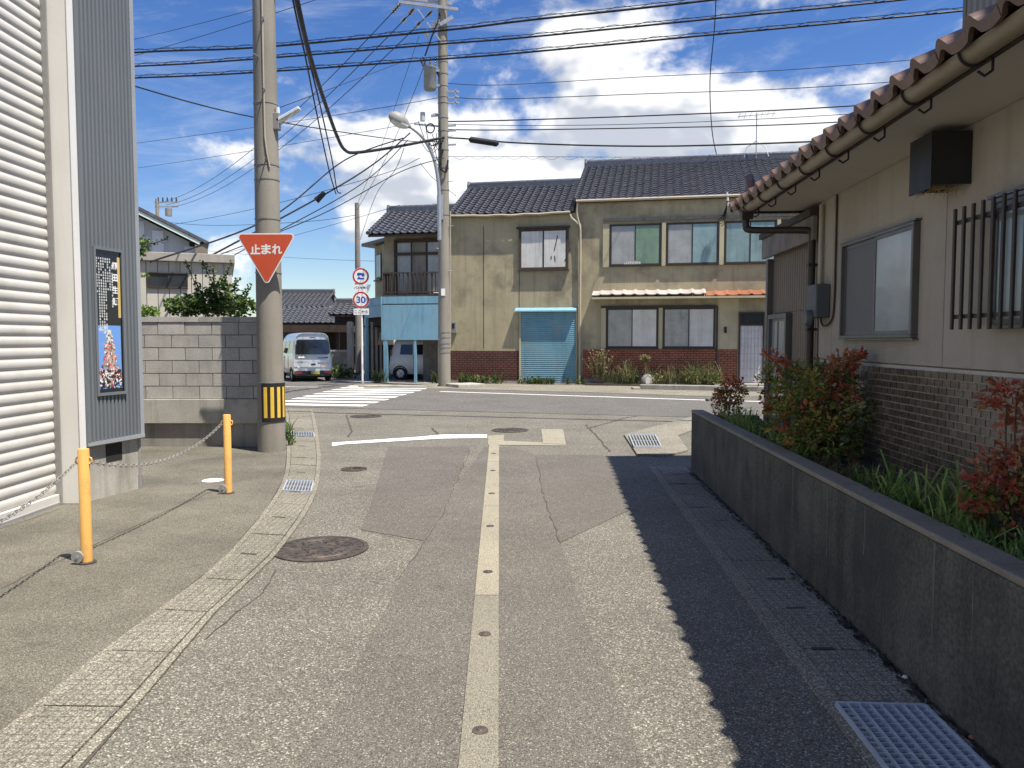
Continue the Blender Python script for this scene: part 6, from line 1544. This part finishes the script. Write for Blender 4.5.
# grasses and weeds along the bed
m = MB(); rg = random.Random(55); GR = [(.15, .26, .045), (.18, .31, .06), (.11, .20, .04), (.23, .33, .09), (.29, .31, .12)]
for i in range(88):
    y = rg.choice((rg.uniform(2.4, 5.2), rg.uniform(3.0, 4.6), rg.uniform(6.0, 8.6), rg.uniform(2.4, 9.2))); x = 1.83+abs(rg.gauss(.06, .15)); 
    if x > 2.38: continue
    c = rw(x, y); hh = rg.uniform(.06, .19) if y < 6 else rg.uniform(.12, .28)
    blades(m, c, rg.randint(14, 26), hh, .07, .0055, GR, rg, .645)
for i in range(9):
    y = rg.uniform(3.3, 4.5); c = rw(1.88+rg.uniform(0, .3), y); blades(m, c, 12, .30, .05, .0075, GR[:2]+GR[3:], rg, .645)
for i in range(46):
    y = rg.uniform(2.4, 9); c = rw(1.85+rg.uniform(0, .35), y, .68); leaf_mass(m, c, .09, .09, .05, 26, .035, [(.06, .10, .022), (.09, .15, .035), (.14, .17, .05)], rg)
for i in range(60):
    y = rg.uniform(4.6, 6.4); c = rw(1.82+rg.uniform(0, .3), y); blades(m, c, 5, .12, .06, .003, [(.2, .14, .08), (.14, .10, .06)], rg, .645)
o = m.build('planter_weeds', M['foliage'], recalc=False); tag(o, 'green grass and low weeds growing along the planter', 'grass', kind='stuff')
# weeds by the gutter and the pole foot
m = MB()
for px_, py_ in ((289, 440), (291, 446), (288, 436)): c = gp(px_, py_); blades(m, c, 14, .28, .05, .006, GREEN, rg, .01); leaf_mass(m, (c.x, c.y, .16), .07, .07, .13, 30, .04, GREEN, rg)
o = m.build('pole_weeds', M['foliage'], recalc=False); tag(o, 'small tuft of weeds at the foot of the banded pole', 'weeds', kind='stuff')

# ================================================================ OVERHEAD WIRES
def wire(pts, r, label, name='cable', wrap=False, n=6, mat='cable black'):
    m = MB(); m.tube(pts, r, n)
    if wrap:
        P = along([Vector(p) for p in pts], 220); q = []
        for i, p in enumerate(P):
            d = (P[min(i+1, 220)]-P[max(i-1, 0)]).normalized(); a = d.cross(Vector((0, 0, 1))).normalized(); b = a.cross(d); t = i*1.05
            q.append(p+b*(r*1.6+.012)+(a*math.cos(t)+b*math.sin(t))*(r+.010))
        m.tube(q, .0045, 4); m.tube([p+Vector((0, 0, r*1.7+.018)) for p in P], .007, 4)
    return solo(name, m, M[mat], label, 'cable', {'cable_bundle': 'cable bundles across the sky', 'power_line': 'power lines to the distant pole'}.get(name, 'overhead wires'), smooth=True, base=tuple(pts[len(pts)//2]))
# three bundles passing the banded pole, parallel to the cross road
def plane_pt(px, py, a=15.5, k=-.25, X0=-3.46):
    d = dirpx(px, py); t = (a-k*X0)/(d.y-k*d.x); return Vector((d.x*t, d.y*t, CAMZ+d.z*t))
BN = [([(-120, 70), (132, 52.7), (255, 47.6), (442, 30.5), (530, 20), (711, 0), (1000, -38)], 'topmost thick cable bundle crossing the whole sky', .021),
      ([(-120, 75), (132, 66.4), (255, 59), (442, 44), (530, 37), (720, 18), (900, 0), (1050, -18)], 'middle thick cable bundle crossing the whole sky', .018),
      ([(-120, 86), (132, 78), (255, 72.5), (442, 59), (530, 52), (720, 34), (935, 13.5), (1060, 0)], 'lowest of the three thick cable bundles crossing the sky', .018)]
for pts, lb, r in BN: wire(smooth_path([plane_pt(*p) for p in pts], 6), r, lb, 'cable_bundle', True, 8)
# trunk cable from over the alley down to the transformer pole, and on to the right
tr_ = smooth_path([(PX+.12, PY, 9.4), at(283, -75, 11.6), at(298, 5, 12.8), at(310, 56, 14.5), at(324, 100, 17), at(337, 136, 19.8), at(345, 150, 21.4), at(357, 152.5, 22.6), at(395, 147, 24.6), at(444, 137.5, QY-.25)], 8)
wire(tr_, .045, 'thick black trunk cable swooping from the banded pole top to the transformer pole', 'trunk_cable', False, 8)
tr_ = smooth_path([(PX+.1, PY, 9.2), at(281, -75, 11.6), at(297, 8, 12.9), at(309, 60, 14.8), at(320, 105, 17.2), at(332, 160, 20.5), at(337, 190, 23), at(341, 193, 23.4)], 8)
wire(tr_, .018, 'thin cable hanging beside the black trunk cable, inner one', 'cable')
tr_ = smooth_path([(PX+.08, PY, 9.0), at(279, -75, 11.6), at(295, 10, 12.9), at(306, 60, 14.8), at(316, 110, 17.4), at(329, 170, 21), at(336, 194, 23)], 8)
wire(tr_, .018, 'thin cable hanging beside the black trunk cable, outer one', 'cable')
def fac(px, py, Y=None): return q2(px, py, -.25)
far = lambda px, py, yl: f2w(FF, (*fp(px, py, yl)[:1], 0)) if False else None
tc_ = [fac(444, 137.5), fac(468, 138.5), fac(520, 142.5), fac(600, 146), fac(700, 145), fac(900, 136)]
def fplane(px, py, yl=-2.05):
    x, z = fp(px, py, yl); w_ = f2w(FF, (x, yl, 0)); return Vector((w_.x, w_.y, z))
RW = [([(444, 137.5), (470, 139), (520, 143), (620, 146), (720, 145), (900, 138)], .026, 'thick cable running right from the transformer pole with a black splice case'),
      ([(444, 83), (500, 85), (640, 77), (800, 69), (1000, 52)], .010, 'thin wire running right from the pole, highest of the set'),
      ([(456, 97.5), (500, 99), (640, 94), (800, 88), (1000, 74)], .012, 'thin wire running right from the insulator rack on the pole'),
      ([(447, 121.5), (500, 120.5), (640, 116), (800, 109), (1000, 96)], .020, 'dark wire running right above the splice case, upper one'),
      ([(447, 129.5), (500, 130), (640, 128), (800, 124), (1000, 112)], .018, 'dark wire running right above the splice case, lower one'),
      ([(447, 124), (520, 125.5), (640, 124), (800, 117), (1000, 104)], .010, 'hair-thin wire between the two dark wires right of the pole')]
for pts, r, lb in RW: wire(smooth_path([fplane(*p) for p in pts], 6), r, lb)
pts = smooth_path([fplane(447, 156.5), fplane(520, 156.5), fplane(640, 157), fplane(760, 155), fplane(900, 148)], 8)
wire(pts, .006, 'thin wire with wavy hanger running right just above the tiled roofs', 'cable', False)
P = along(pts, 160); wv = [p+Vector((0, 0, .05*math.sin(i*.9)-.05)) for i, p in enumerate(P)]
m = MB(); m.tube(wv, .005, 4); solo('cable', m, M['cable black'], 'wavy hanger wire looping just above the tiled roofs', 'cable')
a, b = fplane(470.5, 139.6), fplane(497, 143.6); m = MB(); m.cyl(a, b, .10, n=12); m.cyl(a.lerp(b, -.06), a, .04, .09, 12); m.cyl(b, a.lerp(b, 1.06), .09, .04, 12); m.cyl(b.lerp(a, .06), b.lerp(a, .1), .108, n=12)
solo('splice_case', m, M['black rubber'], 'black cylindrical splice case on the cable right of the pole', 'splice case', smooth=True)
# high voltage lines from the cross arm to the distant pole
for i, ((p, q), e) in enumerate(zip(HV[:3], ((158, 203), (166, 205), (172, 207)))):
    wire(sagline(q2(*p, -.2), at(e[0], e[1], 61.5), 1.2), .016, ('leftmost', 'middle', 'rightmost')[i]+' of the three power lines sloping from the cross arm to the distant pole', 'power_line')
# service drops and telephone wires fanning out left of the pole
LW = [((403, 138, 24), (345, 160, 22), (270, 218, 18), (150, 262, 15), .018, 'twisted service cable drooping left from the telecom bracket, upper one'),
      ((410, 133, 25), (375, 163, 23.5), (320, 197, 21), (150, 288, 16), .022, 'twisted service cable drooping left from the telecom bracket, lower one'),
      ((408, 140, 25), (360, 185, 23), (262, 240, 22), (150, 300, 22), .014, 'loose telephone wire below the service cables left of the pole'),
      ((444, 158, 26.2), (400, 172, 25), (320, 215, 23), (200, 262, 22), .014, 'slack telephone wire leaving the pole below the lamp'),
      ((437, 98, 26.4), (380, 108, 28), (250, 128, 34), (100, 148, 42), .010, 'thin wire going left from beside the transformer'),
      ((444, 141, 26.2), (403, 140.5, 25), (255, 117.5, 17), (100, 76, 12), .013, 'thin wire from the pole rising to the upper left corner of the sky'),
      ((420, 158, 26), (370, 178, 28), (240, 212, 36), (130, 232, 46), .010, 'hair-thin wire crossing behind the stop sign, upper one'),
      ((357, 215, 36), (300, 222, 40), (200, 225, 46), (110, 215, 52), .012, 'thin wire from the bare pole towards the gabled house'),
      ((420, 163, 25.5), (433, 178, 26), (446, 188, 27.5), (456, 196, 29), .008, 'thin wire dropping from the telephone lines to the middle roof'),
      ((404, 148, 25), (395, 170, 26), (376, 195, 30), (360, 240, 35.5), .010, 'thin wire running down to the bare weathered pole'),
      ((427, 58, 26.4), (411, 100, 27), (385, 160, 31), (357, 210, 35.8), .010, 'wire with small beads going down from the transformer to the bare pole'),
      ((419, 36, 26.4), (404, 80, 28), (380, 150, 32), (357, 205, 35.8), .008, 'thin wire going down from the cross arm to the bare pole'),
      ((255, 117, 10.9), (300, 100, 16), (360, 78, 22), (402, 62, 26.4), .008, 'thin stay wire between the banded pole and the transformer pole')]
for p0, p1, p2_, p3, r, lb in LW: wire(smooth_path([at(*p0), at(*p1), at(*p2_), at(*p3)], 10), r, lb)
# knot where the service cables meet
c = at(320.5, 197, 21); m = MB(); m.cyl(c+Vector((-.12, 0, -.1)), c+Vector((.12, 0, .12)), .09, .06, 8); solo('cable_joint', m, M['black rubber'], 'small black joint on the service cables near the banded pole', 'cable joint', smooth=True)
for k, (a, b, lb) in enumerate((((-80, 70, 40), (258, 8, 26), 'thin wire in the upper left corner of the sky, upper one'), ((-80, 100, 40), (330, -5, 20), 'thin wire in the upper left corner of the sky, lower one'),
                         ((-80, 190, 60), (420, 122, 26.5), 'long thin wire rising right behind the banded pole'), ((100, 275, 60), (400, 205, 30), 'hair-thin wire above the tiled house roofs'), ((130, 240, 60), (440, 262, 40), 'lowest hair-thin wire left of the corner house'))):
    wire(sagline(at(*a), at(*b), .4), .009, lb)
# drop wire to the ridge of the right house
wire(smooth_path([at(718, -60, 25), at(715, 20, 26.5), at(710, 80, 28.3), at(712, 130, 30), at(717, 157, 31.5)], 8), .018, 'service wire coming down from the top of the sky to the ochre house ridge')
# wire hooks at the corner of the far wall
m = MB(); 
for i in range(10):
    a = at(727+R_.uniform(-3, 3), R_.uniform(194, 215), 13); b = a+Vector((R_.uniform(-.08, .08), 0, R_.uniform(-.2, .1))); m.tube(smooth_path([a, a.lerp(b, .5)+Vector((.04, 0, -.05)), b], 4), .007, 4)
a = fplane(727, 198, -.42); m2 = MB(); t = thing('service_bracket', 'insulators and looped wires under the eaves of the ochre house', 'bracket', tuple(a))
for k in range(3): q = fplane(727+k*.6, 196+k*5, -.4); MB().cyl(q, q+Vector((0, 0, .12)), .05, .035, 8).build('insulator', M['insulator'], t, smooth=True)
for k in range(7): p0 = fplane(727+R_.uniform(-1, 1), 200+k*2, -.4); p1 = fplane(720+R_.uniform(-4, 8), 214+k*2, -.2); mid = p0.lerp(p1, .5)-Vector((0, 0, .15)); MB().tube(smooth_path([p0, mid, p1], 5), .012, 5).build('lead_wire', M['cable black'], t)
